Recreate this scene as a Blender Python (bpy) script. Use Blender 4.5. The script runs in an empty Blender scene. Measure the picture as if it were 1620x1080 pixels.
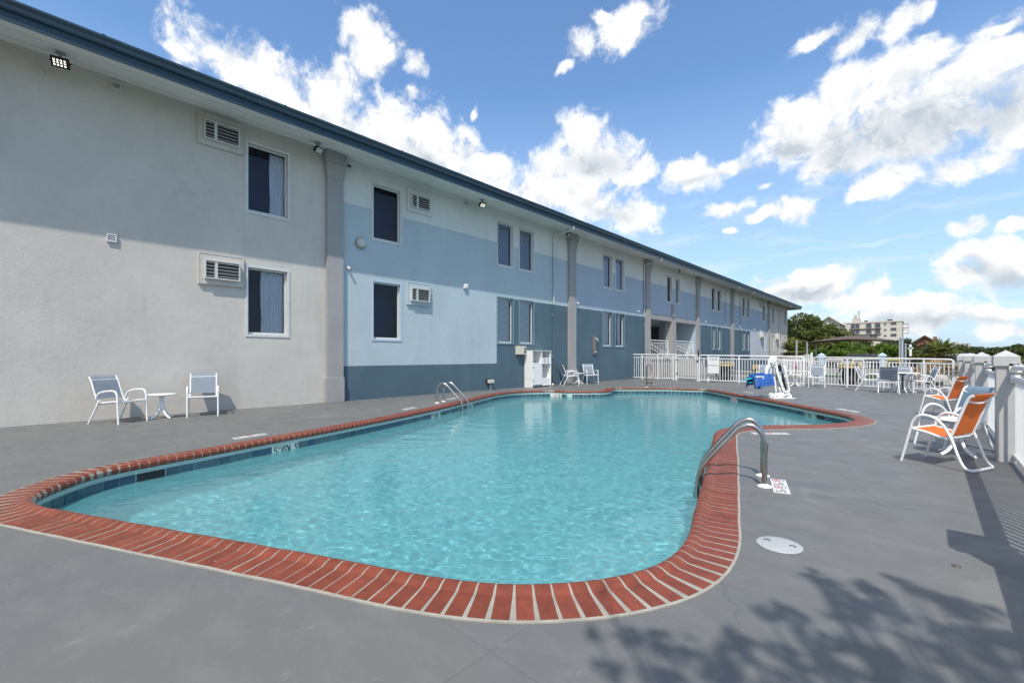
import bpy, bmesh, math, random
from mathutils import Vector, Matrix, noise
from math import radians as R, sin, cos, pi, atan2, sqrt
random.seed(7)
sc = bpy.context.scene
col = sc.collection
# ------------------------------------------------------------------ camera, sky, sun, exposure
CAM_H = 1.25; FPX = 700.0; CX = 810.0; HY = 563.0
YAW = math.atan(660 / 700)
cd = bpy.data.cameras.new('camera'); cam = bpy.data.objects.new('camera', cd); col.objects.link(cam)
cam.location = (0, 0, CAM_H); cam.rotation_euler = (R(90), 0, YAW)
cd.sensor_width = 36; cd.lens = 36 * FPX / 1620; cd.shift_y = 23 / 1620
cd.clip_start = 0.05; cd.clip_end = 6000
sc.camera = cam
SUN = Vector((-1, 1.5, -2.7)).normalized()
sd = bpy.data.lights.new('sun', 'SUN'); sun = bpy.data.objects.new('sun', sd); col.objects.link(sun)
sun.rotation_euler = SUN.to_track_quat('-Z', 'Y').to_euler()
sun.location = (5, -7, 20)
sd.energy = 4.1; sd.angle = R(0.53); sd.color = (1.0, 0.94, 0.845); sd.cycles.is_caustics_light = True
sc.view_settings.view_transform = 'Standard'; sc.view_settings.look = 'None'
sc.view_settings.exposure = 0.22; sc.view_settings.gamma = 1.0
_s, _c = sin(YAW), cos(YAW)
def ray(px, py):
    X = (px - CX) / FPX; Z = (HY - py) / FPX
    return Vector((X * _c - _s, X * _s + _c, Z))
def gd(px, py, z=0.0):
    r = ray(px, py); t = (z - CAM_H) / r.z
    return Vector((r.x * t, r.y * t, z))
def wl(px, py, x=-11.84):
    r = ray(px, py); t = x / r.x
    return Vector((x, r.y * t, CAM_H + r.z * t))
def at(px, py, y):
    r = ray(px, py); t = y / r.y
    return Vector((r.x * t, y, CAM_H + r.z * t))

SKYMUL = (.150, .180, .200)
def make_world():
    w = bpy.data.worlds.new('World'); sc.world = w; w.use_nodes = True
    nt = w.node_tree; N = nt.nodes; L = nt.links; N.clear()
    out = N.new('ShaderNodeOutputWorld'); bg = N.new('ShaderNodeBackground')
    sky = N.new('ShaderNodeTexSky'); sky.sky_type = 'NISHITA'; sky.sun_disc = False
    sky.sun_elevation = math.asin(-SUN.z); sky.sun_rotation = atan2(-SUN.x, -SUN.y)
    sky.air_density = 1.0; sky.dust_density = 0.6; sky.ozone_density = 1.6
    tc = N.new('ShaderNodeTexCoord')
    def math_(op, a, b=None, c=None, clamp=False):
        n = N.new('ShaderNodeMath'); n.operation = op; n.use_clamp = clamp
        for i, v in enumerate((a, b, c)):
            if v is None: continue
            if isinstance(v, (int, float)): n.inputs[i].default_value = v
            else: L.new(v, n.inputs[i])
        return n.outputs[0]
    def vmath(op, a, b):
        n = N.new('ShaderNodeVectorMath'); n.operation = op
        for i, v in enumerate((a, b)):
            if isinstance(v, (tuple, list)): n.inputs[i].default_value = v
            elif isinstance(v, (int, float)): n.inputs['Scale'].default_value = v
            else: L.new(v, n.inputs[i])
        return n.outputs[0]
    def noise_(vec, scale, detail, rough=.55, dist=0):
        n = N.new('ShaderNodeTexNoise'); n.inputs['Scale'].default_value = scale
        n.inputs['Detail'].default_value = detail; n.inputs['Roughness'].default_value = rough
        n.inputs['Distortion'].default_value = dist
        L.new(vec, n.inputs['Vector']); return n
    d = tc.outputs['Generated']
    n1 = noise_(d, 7, 2, .5); n2 = noise_(d, 24, 3, .58)
    o1 = vmath('SUBTRACT', n1.outputs['Color'], (.5, .5, .5)); o2 = vmath('SUBTRACT', n2.outputs['Color'], (.5, .5, .5))
    def scl(v, k):
        n = N.new('ShaderNodeVectorMath'); n.operation = 'SCALE'; L.new(v, n.inputs[0]); n.inputs['Scale'].default_value = k
        return n.outputs[0]
    dw = vmath('ADD', vmath('ADD', d, scl(o1, .055)), scl(o2, .022))
    def blob(px, py, w, h, tilt=0, vec=None):
        w *= 1.22; h *= 1.28
        c = ray(px, py).normalized(); cx_ = ray(px + w, py).normalized(); cy_ = ray(px, py - h).normalized()
        sw = (cx_ - c).length; sh = (cy_ - c).length
        m = N.new('ShaderNodeMapping'); m.vector_type = 'TEXTURE'
        m.inputs['Location'].default_value = c
        # local X radial, local Y horizontal, local Z up in the sky
        X = c; Yv = Vector((0, 0, 1)).cross(c).normalized(); Zv = X.cross(Yv)
        t = R(-tilt)
        Y2 = Yv * cos(t) + Zv * sin(t); Z2 = -Yv * sin(t) + Zv * cos(t)
        rot = Matrix((X, Y2, Z2)).transposed().to_euler('XYZ')
        m.inputs['Rotation'].default_value = rot
        m.inputs['Scale'].default_value = (1.0, sw, sh)
        L.new(vec if vec is not None else dw, m.inputs['Vector'])
        n = N.new('ShaderNodeVectorMath'); n.operation = 'LENGTH'; L.new(m.outputs[0], n.inputs[0])
        return n.outputs['Value']
    def chain(items, smooth):
        acc = None
        for it in items:
            v = dw
            if acc is not None:          # tie each blob to the one before, so they are evaluated one after another
                n = N.new('ShaderNodeVectorMath'); n.operation = 'MULTIPLY_ADD'; L.new(acc, n.inputs[0]); n.inputs[1].default_value = (1e-7, 1e-7, 1e-7); L.new(dw, n.inputs[2]); v = n.outputs[0]
            it = tuple(it) + (0,) * (5 - len(it))
            b = blob(*it, v)
            if acc is None: acc = b
            else: acc = math_('SMOOTH_MIN', acc, b, smooth)
        return acc
    clouds = [(370,95,85,38,-15),(290,88,22,12,0),(440,140,85,50,-25),(520,190,90,70,-30),(610,225,80,70,-30),(690,250,80,60,-30),(765,280,60,45,-30),(820,315,50,30,-20),
        (570,50,42,30,-25),(590,95,36,38,0),(545,140,45,50,0),(660,102,20,14,-30),(656,150,9,14,0),(470,240,120,80,-30),
        (985,42,58,32,20),(925,75,28,24,0),(890,108,17,9,30),(1000,60,40,20,20),(952,20,20,10,0),
        (920,222,52,36,0),(935,255,80,34,-5),(1010,268,30,22,0),(870,262,40,28,0),(930,315,80,34,-15),(1000,335,55,26,-15),(870,300,50,30,0),
        (1100,272,52,26,-10),(1150,266,34,14,12),(1075,262,22,18,0),
        (1250,180,56,30,10),(1240,235,50,40,0),(1330,150,70,48,15),(1430,130,90,52,5),(1540,125,90,55,5),(1600,180,60,60,0),(1400,210,130,60,0),(1320,250,90,36,-10),(1400,285,70,22,0),(1500,265,80,22,10),(1572,255,42,24,15),(1370,305,26,10,0),
        (1290,62,38,14,10),(1345,62,50,20,12),(1420,35,46,22,25),(1460,12,26,14,20),(1585,55,28,10,0),(1470,100,40,18,0),
        (1150,333,36,12,0),(1255,338,36,17,0),(1205,345,30,9,0),(1204,302,12,6,0),(1152,369,9,6,0),(753,186,5,9,-30),
        (1532,363,34,14,0),(1608,364,26,12,0),(1550,410,70,22,0),(1600,420,50,38,0),(1520,440,60,16,0),
        (1265,450,78,20,0),(1330,440,40,16,0),(1290,470,70,14,0),(1400,485,80,20,0),(1470,480,40,16,0),(1450,510,110,22,0),(1540,500,90,18,0),(1600,525,60,14,0),(1450,185,140,62,0),(1300,215,80,40,0),(1440,505,130,30,0),(1590,425,60,42,0),(1285,458,90,26,0),(1360,470,60,22,0)]
    greys = [(1440,215,140,36,0),(1330,235,80,34,0),(1250,225,30,22,0),(1560,190,60,30,0),(935,255,55,20,0),(560,225,60,24,-25),(960,335,55,14,-15),(1590,445,60,16,0),(1540,430,30,10,0),(1270,468,70,9,0),(1440,512,90,12,0),(1100,285,40,8,0),(700,285,60,20,-30),(1560,512,60,10,0)]

    F = math_('SUBTRACT', 1.0, chain(clouds, .25))
    fb = noise_(dw, 19, 8, .62); fb2 = noise_(vmath('ADD', dw, (0, 0, .030)), 19, 4, .62)
    dens = math_('ADD', F, math_('MULTIPLY', math_('SUBTRACT', fb.outputs['Fac'], .5), 2.6))
    mr = N.new('ShaderNodeMapRange'); mr.interpolation_type = 'SMOOTHSTEP'
    mr.inputs['From Min'].default_value = -.10; mr.inputs['From Max'].default_value = .62
    L.new(dens, mr.inputs['Value'])
    # free cloud field added out of view to make the ambient light more neutral
    sep = N.new('ShaderNodeSeparateXYZ'); L.new(d, sep.inputs[0])
    zc = math_('MAXIMUM', sep.outputs['Z'], .04)
    # mask for the added clouds behind the camera
    fwd = N.new('ShaderNodeVectorMath'); fwd.operation = 'DOT_PRODUCT'; L.new(d, fwd.inputs[0]); fwd.inputs[1].default_value = (0, 1, 0)
    back = N.new('ShaderNodeMapRange'); back.inputs['From Min'].default_value = -.05; back.inputs['From Max'].default_value = -.4
    L.new(fwd.outputs['Value'], back.inputs['Value'])
    gen = noise_(vmath('MULTIPLY', d, (1, 1, 1.7)), 3.2, 5, .58)
    gm = N.new('ShaderNodeMapRange'); gm.interpolation_type = 'SMOOTHSTEP'; gm.inputs['From Min'].default_value = .44; gm.inputs['From Max'].default_value = .56
    L.new(gen.outputs['Fac'], gm.inputs['Value'])
    hi = N.new('ShaderNodeMapRange'); hi.inputs['From Min'].default_value = .68; hi.inputs['From Max'].default_value = .82; L.new(sep.outputs['Z'], hi.inputs['Value'])  # added clouds high overhead, above the view, for whiter ambient light
    free = math_('MULTIPLY', gm.outputs[0], math_('MAXIMUM', back.outputs[0], hi.outputs[0]))
    mask = math_('MAXIMUM', mr.outputs[0], free)
    # cirrus veil low in the sky
    cz = noise_(vmath('MULTIPLY', dw, (1.2, 1.2, 9)), 4.5, 4, .6)
    cm = N.new('ShaderNodeMapRange'); cm.inputs['From Min'].default_value = .5; cm.inputs['From Max'].default_value = .8; cm.inputs['To Max'].default_value = .6
    L.new(cz.outputs['Fac'], cm.inputs['Value'])
    low = N.new('ShaderNodeMapRange'); low.inputs['From Min'].default_value = .42; low.inputs['From Max'].default_value = .12
    L.new(sep.outputs['Z'], low.inputs['Value'])
    veil = math_('MULTIPLY', cm.outputs[0], low.outputs[0])
    mask = math_('MAXIMUM', mask, veil, clamp=True)
    # grey undersides
    G = math_('SUBTRACT', 1.0, chain(greys, .3))
    g2 = noise_(vmath('ADD', dw, (.0, .0, .03)), 11, 5, .55)
    gg = N.new('ShaderNodeMapRange'); gg.interpolation_type = 'SMOOTHSTEP'; gg.inputs['From Min'].default_value = -.4; gg.inputs['From Max'].default_value = 1.1
    L.new(math_('ADD', G, math_('MULTIPLY', math_('SUBTRACT', g2.outputs['Fac'], .5), 1.8)), gg.inputs['Value'])
    soft = N.new('ShaderNodeMapRange'); soft.inputs['From Min'].default_value = -.04; soft.inputs['From Max'].default_value = .16; soft.inputs['To Max'].default_value = .62
    L.new(math_('SUBTRACT', fb2.outputs['Fac'], fb.outputs['Fac']), soft.inputs['Value'])
    gfac = math_('MULTIPLY_ADD', gg.outputs[0], .8, math_('MULTIPLY', soft.outputs[0], .75), clamp=True)
    cc = N.new('ShaderNodeMix'); cc.data_type = 'RGBA'
    cc.inputs['A'].default_value = (.98, .98, .98, 1); cc.inputs['B'].default_value = (.50, .56, .62, 1)
    L.new(gfac, cc.inputs['Factor'])
    skm = N.new('ShaderNodeVectorMath'); skm.operation = 'MULTIPLY'; L.new(sky.outputs[0], skm.inputs[0]); skm.inputs[1].default_value = SKYMUL
    mx = N.new('ShaderNodeMix'); mx.data_type = 'RGBA'
    L.new(mask, mx.inputs['Factor']); L.new(cc.outputs['Result'], mx.inputs['B'])
    # paler towards the horizon: thin haze of the air
    hz = N.new('ShaderNodeMapRange'); hz.inputs['From Min'].default_value = .50; hz.inputs['From Max'].default_value = 0; hz.inputs['To Max'].default_value = .85
    L.new(sep.outputs['Z'], hz.inputs['Value'])
    hx = N.new('ShaderNodeMix'); hx.data_type = 'RGBA'; L.new(hz.outputs[0], hx.inputs['Factor'])
    L.new(skm.outputs[0], hx.inputs['A']); hx.inputs['B'].default_value = (.47, .63, .80, 1)
    L.new(hx.outputs['Result'], mx.inputs['A']); L.new(mx.outputs['Result'], bg.inputs['Color']); bg.inputs['Strength'].default_value = 1.0
    L.new(bg.outputs[0], out.inputs['Surface'])
make_world()
# ------------------------------------------------------------------ materials
def _mat(name):
    m = bpy.data.materials.new(name); m.use_nodes = True
    return m, m.node_tree, m.node_tree.nodes['Principled BSDF']
def mat(name, c, rough=.6, metal=0.0, var=.0, vs=3.0, bump=0.0, bs=60.0, spec=.4, c2=None, stretch=(1, 1, 1), trans=0.0, emit=None, det=6, bd=.01):
    m, nt, b = _mat(name); N = nt.nodes; L = nt.links
    b.inputs['Roughness'].default_value = rough; b.inputs['Metallic'].default_value = metal
    b.inputs['Specular IOR Level'].default_value = spec
    b.inputs['Base Color'].default_value = (*c, 1)
    geo = N.new('ShaderNodeNewGeometry')
    mp = N.new('ShaderNodeMapping'); mp.inputs['Scale'].default_value = stretch; L.new(geo.outputs['Position'], mp.inputs['Vector'])
    if var or c2:
        n = N.new('ShaderNodeTexNoise'); n.inputs['Scale'].default_value = vs; n.inputs['Detail'].default_value = det; n.inputs['Roughness'].default_value = .6
        L.new(mp.outputs[0], n.inputs['Vector'])
        mr = N.new('ShaderNodeMapRange'); mr.inputs['From Min'].default_value = .3; mr.inputs['From Max'].default_value = .7
        L.new(n.outputs['Fac'], mr.inputs['Value'])
        mx = N.new('ShaderNodeMix'); mx.data_type = 'RGBA'
        c2 = c2 or tuple(x * (1 - var) for x in c)
        mx.inputs['A'].default_value = (*c, 1); mx.inputs['B'].default_value = (*c2, 1)
        L.new(mr.outputs[0], mx.inputs['Factor']); L.new(mx.outputs['Result'], b.inputs['Base Color'])
    if bump:
        n2 = N.new('ShaderNodeTexNoise'); n2.inputs['Scale'].default_value = bs; n2.inputs['Detail'].default_value = 4
        L.new(mp.outputs[0], n2.inputs['Vector'])
        bp = N.new('ShaderNodeBump'); bp.inputs['Strength'].default_value = bump; bp.inputs['Distance'].default_value = bd
        L.new(n2.outputs['Fac'], bp.inputs['Height']); L.new(bp.outputs[0], b.inputs['Normal'])
    if emit:
        b.inputs['Emission Color'].default_value = (*emit[:3], 1); b.inputs['Emission Strength'].default_value = emit[3]
    if trans:
        t = N.new('ShaderNodeBsdfTranslucent'); t.inputs['Color'].default_value = (*c, 1)
        ms = N.new('ShaderNodeMixShader'); ms.inputs[0].default_value = trans
        o = N['Material Output']; L.new(b.outputs[0], ms.inputs[1]); L.new(t.outputs[0], ms.inputs[2]); L.new(ms.outputs[0], o.inputs['Surface'])
    return m
def stucco(name, c, dirt=.12):
    m, nt, b = _mat(name); N = nt.nodes; L = nt.links
    b.inputs['Roughness'].default_value = .85; b.inputs['Specular IOR Level'].default_value = .2
    geo = N.new('ShaderNodeNewGeometry')
    def nz(scale, det, st=(1, 1, 1), rough=.6):
        mp = N.new('ShaderNodeMapping'); mp.inputs['Scale'].default_value = st; L.new(geo.outputs['Position'], mp.inputs['Vector'])
        n = N.new('ShaderNodeTexNoise'); n.inputs['Scale'].default_value = scale; n.inputs['Detail'].default_value = det; n.inputs['Roughness'].default_value = rough
        L.new(mp.outputs[0], n.inputs['Vector']); return n.outputs['Fac']
    def rng(v, a, b_, lo, hi):
        r = N.new('ShaderNodeMapRange'); r.inputs['From Min'].default_value = a; r.inputs['From Max'].default_value = b_
        r.inputs['To Min'].default_value = lo; r.inputs['To Max'].default_value = hi; L.new(v, r.inputs['Value']); return r.outputs[0]
    def mul(a, b_):
        n = N.new('ShaderNodeMath'); n.operation = 'MULTIPLY'; L.new(a, n.inputs[0]); L.new(b_, n.inputs[1]); return n.outputs[0]
    f = mul(rng(nz(.7, 5), .3, .7, 1.04, 1 - dirt), rng(nz(1.5, 6, (1, 1, .18)), .55, .8, 1.0, 1 - dirt))
    f = mul(f, rng(nz(9, 5), .35, .75, 1.02, .96))
    f = mul(f, rng(nz(4.5, 6, (1, 1, .06), .7), .60, .72, 1.0, .90))
    f = mul(f, rng(nz(.9, 7, (1, 1, 1), .7), .62, .66, 1.0, .955))
    f = mul(f, rng(nz(3.2, 7, (1, .35, 2.4), .7), .66, .74, 1.0, .93))
    mx = N.new('ShaderNodeVectorMath'); mx.operation = 'SCALE'; mx.inputs[0].default_value = c; L.new(f, mx.inputs['Scale'])
    L.new(mx.outputs[0], b.inputs['Base Color'])
    h = N.new('ShaderNodeMath'); h.operation = 'ADD'; L.new(nz(38, 5, (1, 1, 1), .65), h.inputs[0]); L.new(nz(6, 3), h.inputs[1])
    bp = N.new('ShaderNodeBump'); bp.inputs['Strength'].default_value = .38; bp.inputs['Distance'].default_value = .010
    L.new(h.outputs[0], bp.inputs['Height']); L.new(bp.outputs[0], b.inputs['Normal'])
    return m
MT = {}
MT['wall_grey'] = stucco('stucco_grey', (.535, .505, .455))
MT['wall_cream'] = stucco('stucco_cream', (.60, .61, .58), .06)
MT['wall_light_blue'] = stucco('stucco_light_blue', (.41, .475, .505), .07)
MT['wall_lavender'] = stucco('stucco_lavender', (.36, .425, .49), .06)
MT['wall_lilac'] = stucco('stucco_lilac', (.46, .485, .53), .06)
MT['wall_dark_blue'] = stucco('stucco_dark_blue', (.086, .138, .172), .14)
MT['pilaster'] = stucco('stucco_pilaster', (.33, .32, .315), .12)
MT['soffit'] = mat('soffit_paint', (.76, .755, .72), .7, var=.08, vs=1.2, bump=.1, bs=14)
MT['fascia'] = mat('fascia_blue', (.018, .050, .074), .45, var=.2, vs=2)
MT['gutter'] = mat('gutter_blue', (.022, .058, .084), .32, var=.25, vs=1.5, spec=.6)
MT['roof'] = mat('roof_metal', (.06, .12, .19), .4, var=.3, vs=1)
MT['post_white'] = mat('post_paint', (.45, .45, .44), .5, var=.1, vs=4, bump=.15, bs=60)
MT['white'] = mat('white_paint', (.76, .76, .745), .35, var=.08, vs=7)
MT['whitemetal'] = mat('white_powder_coat', (.80, .80, .79), .32, var=.07, vs=9, bump=.05, bs=40)
MT['trim_white'] = mat('trim_white', (.60, .60, .58), .5, var=.12, vs=5)
MT['trim_blue'] = mat('trim_blue', (.42, .52, .60), .5, var=.08, vs=5)
MT['trim_teal'] = mat('trim_teal', (.15, .24, .28), .5, var=.1, vs=5)
MT['frame'] = mat('window_frame', (.60, .62, .61), .4, var=.08, vs=5)
MT['curtain'] = mat('curtain_sheer', (.90, .90, .90), .8, trans=.15)
MT['blind'] = mat('blind_slats', (.88, .88, .84), .5)
MT['blind_grey'] = mat('blind_grey', (.42, .48, .56), .5)
MT['dark'] = mat('interior_sky_tint', (.012, .031, .125), .8)  # navy imitates blue sky reflected in the panes
MT['black'] = mat('black_plastic', (.012, .012, .014), .4)
MT['ac_metal'] = mat('ac_casing', (.58, .585, .56), .45, var=.12, vs=6)
MT['ac_coil'] = mat('ac_coil', (.05, .05, .05), .6, var=.4, vs=30)
MT['lens'] = mat('lamp_lens', (.5, .5, .48), .25)
MT['led'] = mat('led_lit', (1, .98, .9), .3, emit=(1, .97, .82, 1.1))
MT['steel'] = mat('stainless_steel', (.52, .50, .47), .26, metal=1.0, var=.25, vs=6, bump=.03, bs=30)
MT['steel_worn'] = mat('worn_steel', (.20, .175, .14), .45, metal=.7, var=.3, vs=20)
MT['escutcheon'] = mat('escutcheon', (.78, .76, .71), .4, var=.1, vs=10)
MT['sling_grey'] = mat('sling_grey_blue', (.25, .29, .335), .8, var=.1, vs=5, bump=.25, bs=240, trans=.22, bd=.002)
MT['sling_blue'] = mat('sling_blue', (.235, .33, .43), .8, var=.1, vs=5, bump=.25, bs=240, trans=.25, bd=.002)
MT['sling_orange'] = mat('sling_orange', (.80, .19, .035), .75, var=.08, vs=5, bump=.25, bs=240, trans=.30, bd=.002)
MT['grey_cream'] = mat('cream_box', (.60, .57, .47), .5, var=.1, vs=12)
MT['bronze'] = mat('bronze_panel', (.20, .175, .15), .5, var=.2, vs=10)
MT['cloth_blue'] = mat('pool_cloth_blue', (.010, .085, .33), .55, var=.25, vs=9)
MT['teal_plastic'] = mat('teal_plastic', (.03, .33, .38), .4)
MT['towel'] = mat('towel_white', (.80, .80, .80), .95, bump=.5, bs=120)
MT['towel_stripe'] = mat('towel_stripe', (.03, .07, .25), .95)
MT['plate_white'] = mat('marker_white', (.58, .58, .56), .35, var=.08, vs=20)
MT['ink'] = mat('marker_black', (.015, .015, .015), .4)
MT['ink_red'] = mat('marker_red', (.42, .02, .04), .4)
MT['lid'] = mat('deck_lid', (.37, .39, .40), .45, var=.08, vs=20)
MT['grout_teal'] = mat('waterline_grout', (.36, .50, .47), .5, var=.1, vs=10)
MT['concrete'] = mat('concrete', (.40, .40, .38), .8, var=.2, vs=4, bump=.2, bs=30)
MT['stone'] = mat('stone_veneer', (.36, .33, .29), .85, var=.4, vs=8, bump=.4, bs=14)
MT['canopy'] = mat('brown_canopy', (.135, .098, .085), .8, var=.15, vs=2, trans=.12)
MT['galv'] = mat('galvanised_pole', (.42, .45, .48), .45, metal=.3)
MT['condo'] = mat('condo_render', (.56, .52, .46), .8, var=.08, vs=.2)
MT['condo2'] = mat('tower_render', (.46, .42, .37), .8, var=.1, vs=.1)
MT['glassdark'] = mat('dark_window', (.05, .06, .075), .15, spec=.8)
MT['brick'] = mat('red_brick', (.30, .13, .085), .85, var=.25, vs=3)
MT['shingle'] = mat('brown_shingle', (.14, .10, .085), .85, var=.2, vs=1)
MT['bark'] = mat('bark', (.12, .09, .06), .9, var=.4, vs=20, bump=.6, bs=30)
MT['thatch'] = mat('dry_fronds', (.26, .18, .095), .9, var=.4, vs=9)
MT['flower'] = mat('yellow_flowers', (.70, .50, .06), .7, c2=(.75, .70, .55), vs=14)
MT['magenta'] = mat('magenta_flowers', (.6, .03, .25), .7)
MT['wood'] = mat('pale_wood', (.50, .34, .17), .7, var=.25, vs=6)
MT['wicker'] = mat('dark_wicker', (.05, .047, .045), .7, var=.3, vs=30)
MT['yellow'] = mat('yellow_paint', (.55, .50, .10), .5)
MT['rock'] = mat('pale_rock', (.46, .43, .39), .9, var=.4, vs=5, bump=.6, bs=9)
MT['asphalt'] = mat('asphalt', (.075, .077, .08), .85, var=.2, vs=2, bump=.3, bs=80)
MT['grassm'] = mat('lawn', (.07, .13, .025), .95, c2=(.045, .09, .02), vs=2, bump=.5, bs=60)
MT['ground'] = mat('sandy_ground', (.13, .125, .095), .95, c2=(.06, .08, .03), vs=.35, bump=.3, bs=10)
MT['rubber'] = mat('rubber_grey', (.10, .10, .10), .7)
def leaf(name, a, b, trans=.35):
    m, nt, p = _mat(name); N = nt.nodes; L = nt.links
    geo = N.new('ShaderNodeNewGeometry')
    mx = N.new('ShaderNodeMix'); mx.data_type = 'RGBA'; mx.inputs['A'].default_value = (*a, 1); mx.inputs['B'].default_value = (*b, 1)
    L.new(geo.outputs['Random Per Island'], mx.inputs['Factor'])
    L.new(mx.outputs['Result'], p.inputs['Base Color']); p.inputs['Roughness'].default_value = .55; p.inputs['Specular IOR Level'].default_value = .3
    t = N.new('ShaderNodeBsdfTranslucent'); L.new(mx.outputs['Result'], t.inputs['Color'])
    ms = N.new('ShaderNodeMixShader'); ms.inputs[0].default_value = trans; o = N['Material Output']
    L.new(p.outputs[0], ms.inputs[1]); L.new(t.outputs[0], ms.inputs[2]); L.new(ms.outputs[0], o.inputs['Surface'])
    return m
MT['leaf_bush'] = leaf('leaves_olive', (.055, .085, .018), (.16, .17, .045))
MT['leaf_hedge'] = leaf('leaves_bright', (.06, .13, .012), (.15, .22, .03))
MT['leaf_dark'] = leaf('leaves_dark', (.035, .06, .018), (.09, .11, .035))
MT['leaf_palm'] = leaf('leaves_palm', (.13, .17, .035), (.28, .28, .09), .3)
MT['leaf_dry'] = leaf('leaves_dry', (.28, .19, .09), (.40, .30, .17), .2)
def brick_mat():
    m, nt, b = _mat('coping_brick'); N = nt.nodes; L = nt.links
    geo = N.new('ShaderNodeNewGeometry')
    r = N.new('ShaderNodeValToRGB'); e = r.color_ramp.elements
    e[0].position = 0; e[0].color = (.17, .041, .021, 1); e[1].position = 1; e[1].color = (.21, .051, .027, 1)
    L.new(geo.outputs['Random Per Island'], r.inputs[0])
    n = N.new('ShaderNodeTexNoise'); n.inputs['Scale'].default_value = 12; n.inputs['Detail'].default_value = 6; L.new(geo.outputs['Position'], n.inputs['Vector'])
    mr = N.new('ShaderNodeMapRange'); mr.inputs['From Min'].default_value = .3; mr.inputs['From Max'].default_value = .7; mr.inputs['To Min'].default_value = .78; mr.inputs['To Max'].default_value = 1.12
    L.new(n.outputs['Fac'], mr.inputs['Value'])
    v = N.new('ShaderNodeVectorMath'); v.operation = 'SCALE'; L.new(r.outputs[0], v.inputs[0]); L.new(mr.outputs[0], v.inputs['Scale'])
    # pale scuffs
    n3 = N.new('ShaderNodeTexNoise'); n3.inputs['Scale'].default_value = 30; n3.inputs['Detail'].default_value = 8; L.new(geo.outputs['Position'], n3.inputs['Vector'])
    m3 = N.new('ShaderNodeMapRange'); m3.inputs['From Min'].default_value = .72; m3.inputs['From Max'].default_value = .76; m3.inputs['To Max'].default_value = .6; L.new(n3.outputs['Fac'], m3.inputs['Value'])
    mx = N.new('ShaderNodeMix'); mx.data_type = 'RGBA'; L.new(m3.outputs[0], mx.inputs['Factor']); L.new(v.outputs[0], mx.inputs['A']); mx.inputs['B'].default_value = (.5, .4, .34, 1)
    L.new(mx.outputs['Result'], b.inputs['Base Color']); b.inputs['Roughness'].default_value = .5; b.inputs['Specular IOR Level'].default_value = .35
    bp = N.new('ShaderNodeBump'); bp.inputs['Strength'].default_value = .25; bp.inputs['Distance'].default_value = .004
    n2 = N.new('ShaderNodeTexNoise'); n2.inputs['Scale'].default_value = 90; L.new(geo.outputs['Position'], n2.inputs['Vector']); L.new(n2.outputs['Fac'], bp.inputs['Height']); L.new(bp.outputs[0], b.inputs['Normal'])
    return m
MT['coping'] = brick_mat()
MT['coping_grout'] = mat('coping_grout', (.33, .315, .27), .85, var=.3, vs=9, bump=.3, bs=90)
MT['coping_edge'] = mat('coping_edge_line', (.40, .39, .36), .85, var=.4, vs=14, bump=.3, bs=60)
def tile_mat():
    m, nt, b = _mat('waterline_tile'); N = nt.nodes; L = nt.links
    geo = N.new('ShaderNodeNewGeometry'); r = N.new('ShaderNodeValToRGB'); cr = r.color_ramp
    cr.elements[0].color = (.018, .050, .070, 1); cr.elements[1].position = 1; cr.elements[1].color = (.045, .095, .125, 1)
    for p, c in ((.3, (.028, .075, .10)), (.55, (.02, .055, .10)), (.8, (.04, .09, .10))):
        el = cr.elements.new(p); el.color = (*c, 1)
    L.new(geo.outputs['Random Per Island'], r.inputs[0])
    n = N.new('ShaderNodeTexNoise'); n.inputs['Scale'].default_value = 14; n.inputs['Detail'].default_value = 5; n.inputs['Distortion'].default_value = 1.5; L.new(geo.outputs['Position'], n.inputs['Vector'])
    mr = N.new('ShaderNodeMapRange'); mr.inputs['To Min'].default_value = .45; mr.inputs['To Max'].default_value = 1.7; L.new(n.outputs['Fac'], mr.inputs['Value'])
    v = N.new('ShaderNodeVectorMath'); v.operation = 'SCALE'; L.new(r.outputs[0], v.inputs[0]); L.new(mr.outputs[0], v.inputs['Scale'])
    L.new(v.outputs[0], b.inputs['Base Color']); b.inputs['Roughness'].default_value = .2
    return m
MT['tile'] = tile_mat()
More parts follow.
